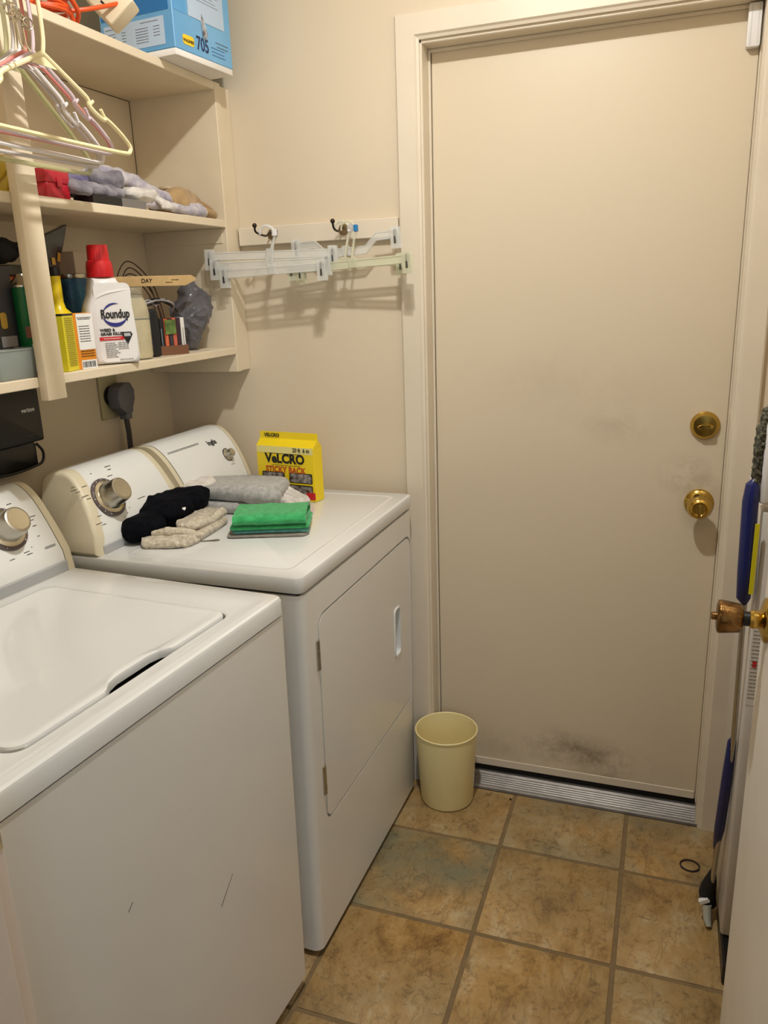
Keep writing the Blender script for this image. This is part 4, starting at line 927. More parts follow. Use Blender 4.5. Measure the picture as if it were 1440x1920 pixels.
# mason jar of beige powder
mj = empty('mason_jar', (0.222, -0.444, Z1)); tag(mj, 'glass jar of beige powder behind the white weed killer bottle', 'jar')
bm = newbm(); lathe(bm, [(0.034, 0.0), (0.039, 0.002), (0.0415, 0.010), (0.0415, 0.105), (0.038, 0.128), (0.030, 0.142), (0.029, 0.150), (0.0285, 0.158)], None, 36, cap=False); finish(bm, 'glass', GLASS, mj)
bm = newbm(); lathe(bm, [(0.038, 0.003), (0.040, 0.010), (0.040, 0.089), (0.0, 0.091)], None, 36); finish(bm, 'powder', mat('beige_powder', (216, 198, 152), 0.9, var=0.06, scale=40, bump=0.3), mj)
bm = newbm(); lathe(bm, [(0.0398, 0.0925), (0.0398, 0.104), (0.0368, 0.126), (0.030, 0.138), (0.0, 0.139)], None, 36); finish(bm, 'upper_powder', mat('beige_powder_dusty', (196, 178, 132), 0.9, var=0.12, scale=30), mj)
bm = newbm(); lathe(bm, [(0.0305, 0.146), (0.0315, 0.148), (0.0315, 0.160), (0.029, 0.162), (0.0, 0.162)], None, 36); finish(bm, 'lid', mat('zinc_lid', (196, 190, 172), 0.35, 0.8), mj)
st = empty('wooden_paddle', (0.225, -0.33, Z1 + 0.163)); tag(st, 'wooden paint stick with faded black writing resting on the jar lid', 'paint stick'); Mp = Matrix.Rotation(math.radians(62), 4, 'Z') @ Matrix.Rotation(0.30, 4, 'X')
bm = newbm(); pl = [(-0.145, -0.0105), (0.075, -0.0120), (0.102, 0.0005), (0.103, 0.006), (0.092, 0.0120), (-0.145, 0.0105)]
loft(bm, [[(p[0], 0.0, p[1] + 0.013) for p in pl], [(p[0], 0.005, p[1] + 0.013) for p in pl]]); bmesh.ops.transform(bm, matrix=Mp, verts=bm.verts)
finish(bm, 'stick', mat('pale_wood', (222, 188, 132), 0.6, var=0.08, scale=25), st, smooth=False)
text(st, 'DAY', 0.014, Mp @ frame((-0.03, -0.0004, 0.014), (1, 0, 0), (0, 0, 1)), BLACKT, bold=0.0002)
fine_lines(st, Mp @ frame((0.0, 0.0002, 0.014), (1, 0, 0), (0, 0, 1)), [(0.02, -0.004, 0.02), (0.035, 0.002, 0.02)], BLACKT, 9)
# loops of brown wire
wl = empty('wire_coil', (0.15, -0.28, Z1)); tag(wl, 'springy coil of dark brown wire behind the jar on the bottom shelf', 'wire'); OWL = (0.15, -0.28, Z1)
for k, (h, w) in enumerate(((0.225, 0.105), (0.210, 0.085), (0.196, 0.095), (0.185, 0.070))):
    bm = newbm(); tube(bm, catmull([(0.13, -0.28 - w, Z1 + 0.005), (0.13, -0.28 - w * 0.95, Z1 + h * 0.62), (0.135, -0.29 - w * 0.3, Z1 + h), (0.14, -0.28 + w * 0.45, Z1 + h * 0.78), (0.15, -0.28 + w * 0.72, Z1 + h * 0.35), (0.15, -0.28 + w * 0.75, Z1 + 0.004)], 8), 0.0016, 6); finish(bm, 'loop', mat('brown_wire', (74, 48, 36), 0.4, var=0.1), wl, OWL)
# dark pouch, cables, card tray with booklets, grey bag
bp_ = empty('black_pouch', (0.215, -0.382, Z1)); tag(bp_, 'black fabric pouch standing between the jar and the brown tray', 'pouch')
bm = newbm(); rslab(bm, -0.032, 0.028, -0.020, 0.020, 0.0, 0.112, 0.012, 0.006, 4); subdiv(bm, 1); rumple(bm, 0.004, 36, 3, zmin=0.0); finish(bm, 'pouch', mat('black_cloth', (24, 24, 24), 0.85, var=0.1, bump=0.3), bp_)
cb = empty('charging_cable', (0.235, -0.33, Z1 + 0.11)); tag(cb, 'tangled grey and black cable lying on top of the black pouch', 'cable'); OCB = (0.235, -0.33, Z1 + 0.11)
CG = mat('grey_cable', (150, 144, 146), 0.4)
for k in range(5):
    random.seed(40 + k); bm = newbm()
    tube(bm, catmull([(0.22 + random.uniform(-0.02, 0.02), -0.395 + 0.028 * q + random.uniform(-0.01, 0.01), Z1 + 0.124 + random.uniform(-0.007, 0.012) - (0.018 if q == 5 else 0)) for q in range(6)], 7), 0.0024, 7); finish(bm, 'strand', CG if k % 2 else BLACK, cb, OCB)
tr = empty('card_tray', (0.236, -0.312, Z1), math.radians(-33)); tag(tr, 'brown cardboard tray holding a row of little booklets on the bottom shelf', 'tray')
TRM = mat('brown_card', (118, 78, 50), 0.7, var=0.06)
bm = newbm()
box(bm, 0.014, 0.016, -0.036, 0.036, 0.0, 0.022); box(bm, -0.030, -0.028, -0.036, 0.036, 0.0, 0.022); box(bm, -0.028, 0.014, 0.034, 0.036, 0.0, 0.022); box(bm, -0.028, 0.014, -0.036, -0.034, 0.0, 0.022); box(bm, -0.028, 0.014, -0.034, 0.034, 0.0, 0.002)
finish(bm, 'tray', TRM, tr, smooth=False)
BK = (('black booklet with a pale blue spine line', (20, 22, 28)), ('orange booklet next to the black one', (206, 92, 52)), ('charcoal booklet in the middle of the row', (46, 44, 52)), ('salmon red booklet right of the charcoal one', (196, 96, 74)), ('dark plum booklet beside the white one', (52, 30, 44)), ('white booklet at the right end of the row', (226, 222, 216)))
for k, (lb, c) in enumerate(BK):
    y = -0.0275 + 0.0108 * k
    p = Matrix.Rotation(math.radians(-33), 3, 'Z') @ Vector((-0.006, y, 0.0023))
    t = empty('booklet', (0.236 + p.x, -0.312 + p.y, Z1 + p.z), math.radians(-33)); tag(t, lb + ' in the brown tray', 'booklet', 'booklets in the brown tray')
    hgt = 0.086 if k not in (1, 2) else 0.084
    bm = newbm(); box(bm, -0.019, 0.019, -0.0050, 0.0050, 0, hgt, bev=0.0008); finish(bm, 'cover', mat('booklet_%s' % ('black', 'orange', 'charcoal', 'salmon', 'plum', 'white')[k], c, 0.45), t, smooth=False)
    if k in (0, 2, 5, 1):
        fine_lines(t, frame((0.0186, 0, 0), (0, 0, 1), (0, -1, 0)), [(0.012, 0.0 if k != 0 else 0.002, 0.050)], {0: mat('pale_blue_print', (170, 196, 206), 0.5), 2: GREYT, 5: BLACKT, 1: mat('pale_orange_print', (240, 170, 130), 0.5)}[k], 30 + k)
gc = empty('green_card', (0.250, -0.305, Z1)); 
p = Matrix.Rotation(math.radians(-33), 3, 'Z') @ Vector((0.0168, -0.0065, 0.050)); gc.location = (0.236 + p.x, -0.312 + p.y, Z1 + p.z); gc.rotation_euler = (0, 0, math.radians(-33))
tag(gc, 'green square card leaning on the front of the booklets', 'card')
bm = newbm(); box(bm, -0.0012, 0.0, -0.014, 0.014, 0.0, 0.034); finish(bm, 'card', mat('green_card_print', (112, 138, 62), 0.5, col2=(70, 92, 40), scale=60, var=0.2), gc, smooth=False)
gb = empty('grey_plastic_bag', (0.205, -0.165, Z1)); tag(gb, 'crumpled translucent grey plastic bag beside the brown tray', 'bag'); 
GBM = mat('grey_film', (104, 104, 112), 0.24, var=0.12, scale=12, clear=0.25)
bm = newbm(); bmesh.ops.create_icosphere(bm, subdivisions=5, radius=1.0)
for v in bm.verts:
    q = v.co.copy(); t = q.z
    w = 0.050 - 0.012 * t * t + 0.008 * math.sin(t * 4 + 1); v.co = Vector((q.x * w * 0.85, q.y * w * 1.05 + 0.012 * math.sin(t * 3.2), 0.094 + q.z * 0.094))
bm.normal_update()
for v in bm.verts:
    p = v.co * 17; d = 1 - 2.2 * abs(mnoise.noise(p + Vector((3, 1, 7)))); d2 = 1 - 2.0 * abs(mnoise.noise(p * 2.3 + Vector((9, 2, 4)))); d3 = 1 - 2 * abs(mnoise.noise(p * 5.1))
    v.co += v.normal * (0.012 * d + 0.006 * d2 + 0.0022 * d3 - 0.012)
    v.co.z = max(v.co.z, 0.0006); v.co.y = min(v.co.y, 0.083)
finish(bm, 'bag', GBM, gb, ang=25)
# yellow bottle, boxes, blue tin
yb2 = empty('yellow_bottle', (0.180, -0.632, Z1)); tag(yb2, 'yellow long-necked bottle with a black cap right of the shelf post', 'bottle')
YB = mat('yellow_bottle_plastic', (238, 210, 24), 0.3, var=0.05)
bm = newbm(); lathe(bm, [(0.032, 0), (0.034, 0.004), (0.034, 0.088), (0.0335, 0.098), (0.026, 0.112), (0.0155, 0.122), (0.0125, 0.135), (0.0125, 0.188), (0.0, 0.188)], None, 32); finish(bm, 'body', YB, yb2)
bm = newbm(); lathe(bm, [(0.0135, 0.1885), (0.014, 0.191), (0.0135, 0.204), (0.0, 0.205)], None, 28); finish(bm, 'cap', BLACK, yb2)
yx = empty('yellow_box', (0.246, -0.716, Z1), math.radians(14)); tag(yx, 'narrow yellow printed box standing right against the shelf post', 'box')
bm = newbm(); box(bm, -0.022, 0.022, -0.022, 0.022, 0, 0.112, bev=0.001); finish(bm, 'carton', mat('yellow_carton', (226, 210, 40), 0.5, var=0.06), yx, smooth=False)
bm = newbm(); box(bm, -0.0222, 0.0222, -0.0222, 0.0222, 0.1085, 0.1122); finish(bm, 'dark_rim', BLACK, yx, smooth=False)
fine_lines(yx, frame((0.0222, 0, 0), (0, 1, 0), (0, 0, 1)), [(-0.017, 0.104 - 0.0042 * k, 0.033) for k in range(23)], mat('olive_print', (120, 112, 30), 0.5), 12)
ox = empty('orange_carton', (0.240, -0.660, Z1), math.radians(-12)); tag(ox, 'orange carton with a white top label between the yellow box and the white bottle', 'carton')
bm = newbm(); box(bm, -0.026, 0.026, -0.024, 0.024, 0, 0.112, bev=0.001); finish(bm, 'carton', mat('orange_card', (226, 142, 34), 0.5, var=0.06), ox, smooth=False)
FO = frame((0.0262, 0, 0), (0, 1, 0), (0, 0, 1)); FO2 = frame((0, -0.0242, 0), (1, 0, 0), (0, 0, 1))
plate(ox, on(FO, 0.004, 0.075, 0), 0.040, 0.072, WHITET); plate(ox, on(FO2, 0, 0.100, 0), 0.05, 0.020, mat('pale_card', (210, 204, 196), 0.5)); plate(ox, on(FO, 0.004, 0.009, 0), 0.038, 0.018, WHITET)
fine_lines(ox, on(FO, 0, 0, -0.0002), [(-0.014, 0.103, 0.034), (-0.012, 0.100, 0.03)] + [(-0.012, 0.086 - 0.005 * k, 0.026) for k in range(7)] + [(-0.014, 0.036 - 0.005 * k, 0.034) for k in range(3)], BLACKT, 13)
bm = newbm()
for k in range(10): box(bm, -0.013 + 0.0034 * k, -0.0118 + 0.0034 * k + 0.0004 * (k % 3), 0.003, 0.015, 0.0006, 0.0009, M=FO)
o = finish(bm, 'barcode', BLACKT, ox, smooth=False); o['kind'] = 'stuff'
bt = empty('blue_tin', (0.105, -0.495, Z1)); tag(bt, 'dark blue tin with a pale rim at the back of the bottom shelf', 'tin')
bm = newbm(); lathe(bm, [(0.036, 0), (0.037, 0.003), (0.037, 0.185), (0.0, 0.186)], None, 36); finish(bm, 'can', mat('tin_blue', (62, 128, 160), 0.35, 0.1, var=0.25, scale=18, col2=(30, 60, 104)), bt)
bm = newbm(); lathe(bm, [(0.038, 0.186), (0.0385, 0.188), (0.0385, 0.194), (0.036, 0.195), (0.0, 0.1945)], None, 36); finish(bm, 'rim', STEELL, bt)
wx = empty('small_white_carton', (0.105, -0.478, Z1 + 0.1955), math.radians(8)); tag(wx, 'plain off-white carton lying on top of the blue tin', 'carton')
bm = newbm(); box(bm, -0.026, 0.026, -0.034, 0.044, 0, 0.048, bev=0.001); finish(bm, 'carton', mat('offwhite_card', (196, 178, 158), 0.6), wx, smooth=False)
pk = empty('black_packet', (0.185, -0.636, Z1 + 0.2055)); tag(pk, 'pointed glossy black packet with gold print above the yellow bottle', 'packet')
bm = newbm(); pl = [(-0.040, 0.0), (0.008, -0.003), (0.030, 0.046), (0.048, 0.086), (0.020, 0.076), (-0.040, 0.055)]
prism(bm, pl, -0.004, 0.010, 'x', 0.003); subdiv(bm, 1); rumple(bm, 0.002, 60, 3); finish(bm, 'foil', mat('black_foil', (30, 32, 34), 0.22, var=0.4, scale=30, col2=(66, 66, 60)), pk, ang=25)
bm = newbm(); box(bm, 0.0110, 0.0114, -0.014, -0.004, 0.004, 0.018); box(bm, 0.0110, 0.0114, -0.002, 0.007, 0.012, 0.030, M=Matrix.Rotation(-0.3, 4, 'X')); finish(bm, 'gold_print', mat('gold_print', (190, 156, 70), 0.35, 0.7), pk, smooth=False)
# left of the post
gn = empty('spray_can', (0.212, -0.760, Z1)); tag(gn, 'green aerosol can with a bare silver dome left of the shelf post', 'spray can')
GRN = mat('can_green', (20, 116, 62), 0.3, 0.1, var=0.08)
bm = newbm(); lathe(bm, [(0.024, 0), (0.026, 0.003), (0.026, 0.165), (0.0, 0.165)], None, 32); finish(bm, 'can', GRN, gn)
bm = newbm(); lathe(bm, [(0.0268, 0.1655), (0.0268, 0.169), (0.022, 0.175), (0.012, 0.184), (0.009, 0.190), (0.0, 0.191)], None, 32); finish(bm, 'dome', STEELL, gn)
def wrap(parent, R_, a0, a1, z0, z1, m, name='label'):
    bm = newbm(); n = 8; q = [[bm.verts.new(((R_) * math.cos(a0 + (a1 - a0) * i / n), R_ * math.sin(a0 + (a1 - a0) * i / n), z)) for i in range(n + 1)] for z in (z0, z1)]
    for i in range(n): bm.faces.new((q[0][i], q[0][i + 1], q[1][i + 1], q[1][i]))
    return finish(bm, name, m, parent)
wrap(gn, 0.0263, -0.75, -0.15, 0.020, 0.058, mat('can_label', (206, 214, 196), 0.5)); wrap(gn, 0.0263, -1.05, -0.70, 0.070, 0.092, mat('brownish_print', (140, 84, 60), 0.5), 'fruit_print')
for k, ch in enumerate('SPRAY'):
    pass
bx2 = empty('black_printed_box', (0.160, -0.833, Z1), math.radians(6)); tag(bx2, 'tall black box with gold and white print, leftmost on the bottom shelf', 'box')
bm = newbm(); box(bm, -0.05, 0.055, -0.05, 0.042, 0, 0.205, bev=0.001); finish(bm, 'carton', mat('black_carton', (28, 27, 34), 0.4, var=0.3, scale=14, col2=(40, 42, 58)), bx2, smooth=False)
FX = frame((0.0552, 0, 0), (0, 1, 0), (0, 0, 1))
fine_lines(bx2, FX, [(-0.03, 0.052, 0.06), (-0.03, 0.049, 0.06)], WHITET, 21); plate(bx2, on(FX, 0.012, 0.066, 0.0002), 0.045, 0.020, mat('grey_label', (150, 146, 150), 0.5)); plate(bx2, on(FX, 0.004, 0.105, 0.0002), 0.018, 0.030, mat('gold_print', (190, 156, 70), 0.35, 0.7), r=0.006)
tb = empty('clear_tub', (0.236, -0.862, Z1)); tag(tb, 'small frosted plastic tub in front of the black printed box', 'tub')
bm = newbm(); ls = [lift(rrect(-a, a, -b, b, 0.008, 4), z) for a, b, z in ((0.036, 0.050, 0.0), (0.038, 0.053, 0.004), (0.041, 0.057, 0.052), (0.043, 0.059, 0.053), (0.043, 0.059, 0.055), (0.039, 0.055, 0.055), (0.036, 0.051, 0.006))]
loft(bm, ls); finish(bm, 'tub', SMOKE, tb)
orb = empty('orange_bottle', (0.105, -0.668, Z1)); tag(orb, 'orange bottle with a grey cap behind the green spray can', 'bottle')
bm = newbm(); rslab(bm, -0.035, 0.035, -0.048, 0.048, 0.0, 0.190, 0.014, 0.008, 4); finish(bm, 'body', mat('orange_bottle_plastic', (196, 88, 34), 0.35, var=0.15, scale=10), orb)
bm = newbm(); rslab(bm, -0.03, 0.03, -0.040, 0.034, 0.1905, 0.212, 0.01, 0.004, 4); finish(bm, 'cap', mat('dark_grey_cap', (86, 84, 72), 0.5), orb)
nc = empty('navy_can', (0.215, -0.688, Z1)); 
nc.location = (0.176, -0.726 + 0.042, Z1); tag(nc, 'dark navy can half hidden behind the shelf post', 'can')
bm = newbm(); lathe(bm, [(0.010, 0), (0.012, 0.002), (0.012, 0.150), (0.0, 0.151)], None, 24); finish(bm, 'can', mat('navy_can_paint', (22, 22, 44), 0.3), nc)
cp = empty('cloth_hat', (0.105, -0.690, Z1 + 0.2125)); tag(cp, 'crumpled black cloth hat on top of the orange bottle', 'hat')
cloth(cp, 'crown', mat('black_cloth', (24, 24, 24), 0.85, var=0.1, bump=0.3), (0.0, -0.03, 0.026), (0.05, 0.055, 0.026), 0.85, 0.008, 30, 2, zf=0.0)
cloth(cp, 'brim', mat('black_cloth', (24, 24, 24), 0.85, var=0.1, bump=0.3), (0.02, 0.030, 0.034), (0.04, 0.040, 0.010), 0.85, 0.006, 34, 7, ry=0.0, zf=0.0)

# ------------------------------------------------------------------ on the wall under the shelves
ad = empty('black_adapter', (0.0, -0.64, 1.17)); OA = (0.0, -0.64, 1.17); tag(ad, 'black wall-mounted box with white lettering under the bottom shelf', 'adapter')
bm = newbm(); rslab(bm, -0.80, -0.598, 1.142, 1.268, 0.001, 0.060, 0.006, 0.004, 4, 'x'); finish(bm, 'housing', BLACK, ad, OA)
bm = newbm(); rslab(bm, -0.76, -0.612, 1.082, 1.1415, 0.001, 0.045, 0.010, 0.004, 4, 'x'); finish(bm, 'lower_block', BLACK, ad, OA)
text(ad, 'verizon', 0.0135, Matrix.Translation(Vector(OA) * -1) @ frame((0.0604, -0.637, 1.216), (0, 1, 0), (0, 0, 1)), mat('white_print', (235, 235, 232), 0.5), bold=0.0002)
fine_lines(ad, Matrix.Translation(Vector(OA) * -1) @ frame((0.0598, 0, 0), (0, 1, 0), (0, 0, 1)), [(-0.650, 1.160, 0.020)], GREYT, 5)
bm = newbm(); tube(bm, catmull([(0.035, -0.90, 1.100), (0.040, -0.80, 1.088), (0.046, -0.70, 1.082), (0.048, -0.625, 1.086), (0.050, -0.604, 1.094), (0.050, -0.600, 1.115), (0.046, -0.612, 1.135)], 8), 0.0032, 8); finish(bm, 'cable', BLACK, ad, OA)
ol = empty('wall_outlet', (0.0, -0.284, 1.20)); OO = (0.0, -0.284, 1.20); tag(ol, 'cream range outlet plate on the wall above the dryer console', 'outlet')
bm = newbm(); rslab(bm, -0.322, -0.246, 1.140, 1.262, 0.0005, 0.007, 0.004, 0.003, 3, 'x'); finish(bm, 'cover_plate', mat('olive_cream_plate', (186, 176, 138), 0.45), ol, OO)
bm = newbm(); lathe(bm, [(0.026, 0.0), (0.026, 0.004), (0.0, 0.0042)], facing((0.007, -0.284, 1.200), (1, 0, 0)), 28); finish(bm, 'socket', mat('dark_socket', (34, 30, 26), 0.5), ol, OO)
pgm = empty('dryer_plug', (0.012, -0.270, 1.19)); OP = (0.012, -0.270, 1.19); tag(pgm, 'large grey dryer plug with its flat cable in the wall outlet', 'plug')
PG = mat('grey_rubber', (104, 104, 110), 0.55, var=0.06)
pl = [(-0.300, 1.170), (-0.306, 1.200), (-0.296, 1.224), (-0.272, 1.234), (-0.246, 1.232), (-0.232, 1.212), (-0.234, 1.186), (-0.244, 1.168), (-0.248, 1.152), (-0.272, 1.150)]
bm = newbm(); prism(bm, pl, 0.0114, 0.050, 'x', 0.006); finish(bm, 'plug_body', PG, pgm, OP)
bm = newbm(); rslab(bm, -0.273, -0.247, 1.136, 1.1515, 0.020, 0.044, 0.004, 0.002, 3, 'x'); finish(bm, 'strain_relief', PG, pgm, OP)
bm = newbm(); tube(bm, catmull([(0.032, -0.260, 1.140), (0.034, -0.259, 1.10), (0.036, -0.261, 1.05), (0.050, -0.262, 0.98)], 6), 0.0095, 10, flat=0.55, up=(1, 0, 0)); finish(bm, 'cable', mat('dark_cable', (52, 48, 50), 0.5), pgm, OP)

# ------------------------------------------------------------------ on the dryer
ZD = 0.9145
vb = empty('sticky_tape_box', (0.372, -0.172, ZD), math.radians(-8)); tag(vb, 'yellow fastener tape box standing at the back of the dryer top', 'box')
VW, VH, VD = 0.180, 0.178, 0.042
VY = mat('fastener_yellow', (244, 214, 26), 0.42, var=0.02)
bm = newbm(); box(bm, 0, VW, 0, VD, 0, VH * 0.80, bev=0.0008); finish(bm, 'carton', VY, vb, smooth=False)
bm = newbm()
q = [[(x, 0.0, VH * 0.80), (x, VD, VH * 0.80), (x, VD * 0.62, VH * 0.90), (x, VD * 0.60, VH), (x, VD * 0.52, VH), (x, VD * 0.50, VH * 0.90)] for x in (0, VW)]
loft(bm, q); finish(bm, 'hanging_flap', VY, vb, smooth=False)
FV = frame((0, -0.0002, 0), (1, 0, 0), (0, 0, 1))
plate(vb, on(FV, VW * 0.5, VH * 0.755, 0), VW * 0.98, VH * 0.10, mat('pale_yellow_band', (240, 228, 150), 0.45))
text(vb, 'VeLCRO', 0.034, on(FV, VW * 0.50, VH * 0.62, 0.0008), BLACKT, bold=0.0013, sx=0.98)
text(vb, 'STICKY BACK', 0.022, on(FV, VW * 0.50, VH * 0.455, 0.0006), mat('rust_red_print', (196, 70, 30), 0.5), bold=0.0006, sx=0.93)
text(vb, '20 ft  6 m', 0.0155, on(FV, VW * 0.79, VH * 0.760, 0.0008), BLACKT, bold=0.0003, sx=0.85)
text(vb, 'VELCRO', 0.013, frame((VW * 0.22, VD * 0.48 - 0.0012, VH * 0.95), (1, 0, 0), (0, 0.0, 1)), BLACKT, bold=0.0004)
fine_lines(vb, on(FV, 0, 0, 0), [(VW * 0.22, VH * 0.70, VW * 0.56), (VW * 0.26, VH * 0.525, VW * 0.5)], BLACKT, 8)
DP = mat('dark_photo_print', (58, 48, 44), 0.5, var=0.5, scale=90, col2=(170, 162, 156))
for (cx_, cz_) in ((0.28, 0.34), (0.76, 0.345), (0.28, 0.16), (0.76, 0.165)):
    plate(vb, on(FV, VW * cx_, VH * cz_, 0), VW * 0.40, VH * 0.155, BLACKT, r=0.004); plate(vb, on(FV, VW * cx_, VH * cz_, 0.0003), VW * 0.37, VH * 0.13, DP, 'photo', r=0.003)
plate(vb, on(FV, VW * 0.925, VH * 0.085, 0.0004), VW * 0.15, VH * 0.11, RT)

# grey folded sweatshirt
def ribbon(bm, prof, w0, w1, th, n=14, amp=0.0015, seed=0):
    """cloth folded along a profile (u, z), swept from w0 to w1 (along y)"""
    P = [(v.x, v.z) for v in catmull([(p[0], 0, p[1]) for p in prof], 6)]
    N = len(P); up = []; dn = []
    for i in range(N):
        a = P[max(i - 1, 0)]; b = P[min(i + 1, N - 1)]; t = Vector((b[0] - a[0], b[1] - a[1])).normalized(); nn = Vector((-t.y, t.x)) * th / 2
        up.append((P[i][0] + nn.x, P[i][1] + nn.y)); dn.append((P[i][0] - nn.x, P[i][1] - nn.y))
    poly = up + dn[::-1]
    ls = []
    for k in range(n + 1):
        y = w0 + (w1 - w0) * k / n; e = math.sin(PI * min(max(k / n, 0.03), 0.97)) ** 0.15
        ls.append([(p[0] * (0.985 + 0.015 * e) + amp * 1.5 * mnoise.noise(Vector((p[0] * 25, y * 25, seed))), y + amp * 2 * mnoise.noise(Vector((p[0] * 30, 3, p[1] * 30 + seed))), p[1] + amp * mnoise.noise(Vector((p[0] * 30, y * 30, seed + 7)))) for p in poly])
    loft(bm, ls)
sw = empty('folded_sweatshirt', (0.335, -0.275, ZD), math.radians(4)); tag(sw, 'folded light grey sweatshirt in front of the yellow box on the dryer', 'sweatshirt')
GS = fabric('heather_grey', (186, 184, 180), (160, 158, 154), 90, 0.4, 260)
bm = newbm(); rslab(bm, -0.125, 0.165, -0.085, 0.070, 0.0004, 0.030, 0.03, 0.012, 6); subdiv(bm, 2); rumple(bm, 0.006, 16, 3, zmin=0.0003); finish(bm, 'lower_fold', GS, sw, ang=80)
bm = newbm(); rslab(bm, -0.140, 0.160, -0.075, 0.065, 0.030, 0.064, 0.035, 0.015, 6); subdiv(bm, 2)
for v in bm.verts: v.co.z += 0.008 * math.sin(v.co.x * 9 + 1.0) * (v.co.z > 0.045)
rumple(bm, 0.006, 14, 12, zmin=0.024); finish(bm, 'upper_fold', GS, sw, ang=80)
cloth(sw, 'sleeve', GS, (0.118, -0.060, 0.050), (0.055, 0.030, 0.024), 0.85, 0.006, 26, 9, 0.15)
cloth(sw, 'white_collar', fabric('white_terry', (226, 220, 212), (204, 196, 190), 50), (-0.085, -0.035, 0.064), (0.062, 0.052, 0.014), 0.8, 0.005, 26, 5, 0.1)
cloth(sw, 'cuff', GS, (-0.075, -0.082, 0.018), (0.060, 0.022, 0.017), 0.85, 0.005, 30, 11, 0.3, zf=0.0003)
wg = empty('white_glove', (0.505, -0.235, ZD)); tag(wg, 'white knit glove drooping over the right end of the grey sweatshirt', 'glove')
for k in range(4):
    bm = newbm(); tube(bm, catmull([(-0.035 - 0.004 * k, 0.012 - 0.018 * k, 0.052 - 0.006 * k), (-0.012, 0.008 - 0.017 * k, 0.036 - 0.004 * k), (0.010 + 0.006 * (3 - k), 0.002 - 0.017 * k, 0.020), (0.022 + 0.010 * (3 - k) * 0.6, -0.004 - 0.014 * k, 0.010)], 6), [0.008, 0.009, 0.009, 0.010, 0.007], 12)
    rumple(bm, 0.002, 60, k, zmin=0.0006); finish(bm, 'finger', WHC, wg, ang=80)
# green towel over teal and grey ones, each a thing
TR = math.radians(20)
def towel(name, z, label, cat='towel'):
    t = empty(name, (0.552, -0.452, ZD + z), TR); tag(t, label, cat, 'small folded towels on the dryer'); return t
t1 = towel('folded_towel', 0.0, 'thin grey folded cloth at the bottom of the towel stack on the dryer')
bm = newbm(); rslab(bm, -0.098, 0.086, -0.062, 0.056, 0.0003, 0.008, 0.014, 0.0035, 5); subdiv(bm, 1); rumple(bm, 0.002, 30, 2, zmin=0.0003); finish(bm, 'cloth', fabric('grey_towel', (158, 150, 138), (136, 130, 120), 70), t1, ang=80)
t2 = towel('folded_towel', 0.0092, 'teal folded cloth between the grey and the green towel')
bm = newbm(); rslab(bm, -0.086, 0.090, -0.058, 0.056, 0.0, 0.0085, 0.010, 0.0038, 5); subdiv(bm, 1); rumple(bm, 0.002, 30, 6); finish(bm, 'cloth', fabric('teal_towel', (92, 158, 146), (70, 132, 122), 70), t2, ang=80)
t3 = towel('folded_towel', 0.0190, 'bright green folded microfibre towel on top of the teal cloth')
GT = fabric('green_towel', (70, 178, 108), (52, 154, 88), 80)
bm = newbm(); rslab(bm, -0.090, 0.092, -0.062, 0.060, 0.0, 0.008, 0.010, 0.0035, 4); subdiv(bm, 1); rumple(bm, 0.0015, 30, 8); finish(bm, 'bottom_layer', GT, t3, ang=80)
bm = newbm()
pr = [(-0.058, 0.0125), (0.02, 0.011), (0.052, 0.015), (0.060, 0.023), (0.050, 0.030), (0.0, 0.033), (-0.048, 0.034), (-0.064, 0.031), (-0.070, 0.0235), (-0.063, 0.017), (-0.048, 0.0195), (-0.02, 0.020)]
ribbon(bm, [(p[0], p[1]) for p in pr], -0.085, 0.080, 0.0042, 16, 0.002, 4)
bmesh.ops.rotate(bm, verts=bm.verts, matrix=Matrix.Rotation(math.radians(90), 3, 'Z'), cent=(0, 0, 0)); finish(bm, 'folded_top', GT, t3, ang=80)
# black and cream knits
bh = empty('black_knit_hat', (0.290, -0.500, ZD)); tag(bh, 'crumpled black knit hat with a tiny white heart on the dryer', 'hat')
BKN = mat('black_knit', (12, 13, 20), 0.95, var=0.2, scale=80, bump=0.8, bscale=240, spec=0.1)
cloth(bh, 'crown', BKN, (-0.005, 0.030, 0.040), (0.060, 0.100, 0.040), 0.85, 0.014, 17, 3, 0.12, seg=56, zf=0.0004)
cloth(bh, 'brim', BKN, (0.000, -0.085, 0.028), (0.050, 0.060, 0.028), 0.75, 0.010, 20, 8, -0.1, seg=44, zf=0.0004)
cloth(bh, 'fold', BKN, (0.030, 0.090, 0.052), (0.034, 0.055, 0.028), 0.85, 0.008, 24, 4, 0.3, seg=40, zf=0.02)
bm = newbm(); hp = []
for k in range(20):
    a = 2 * PI * k / 20; hp.append((0.0045 * math.sin(a) ** 3, 0.0045 * (13 * math.cos(a) - 5 * math.cos(2 * a) - 2 * math.cos(3 * a) - math.cos(4 * a)) / 16))
prism(bm, hp, 0.0, 0.002); bmesh.ops.transform(bm, matrix=frame((0.066, -0.012, 0.056), (0.5, 0.85, 0.0), (-0.5, 0.3, 0.8)), verts=bm.verts); finish(bm, 'heart_patch', WHITET, bh, smooth=False)
ck = empty('cream_knit_glove', (0.372, -0.520, ZD)); tag(ck, 'cream chunky knit lying half under the black hat on the dryer', 'knitwear')
CK = fabric('cream_knit', (214, 204, 184), (178, 166, 144), 90, 1.0, 200)
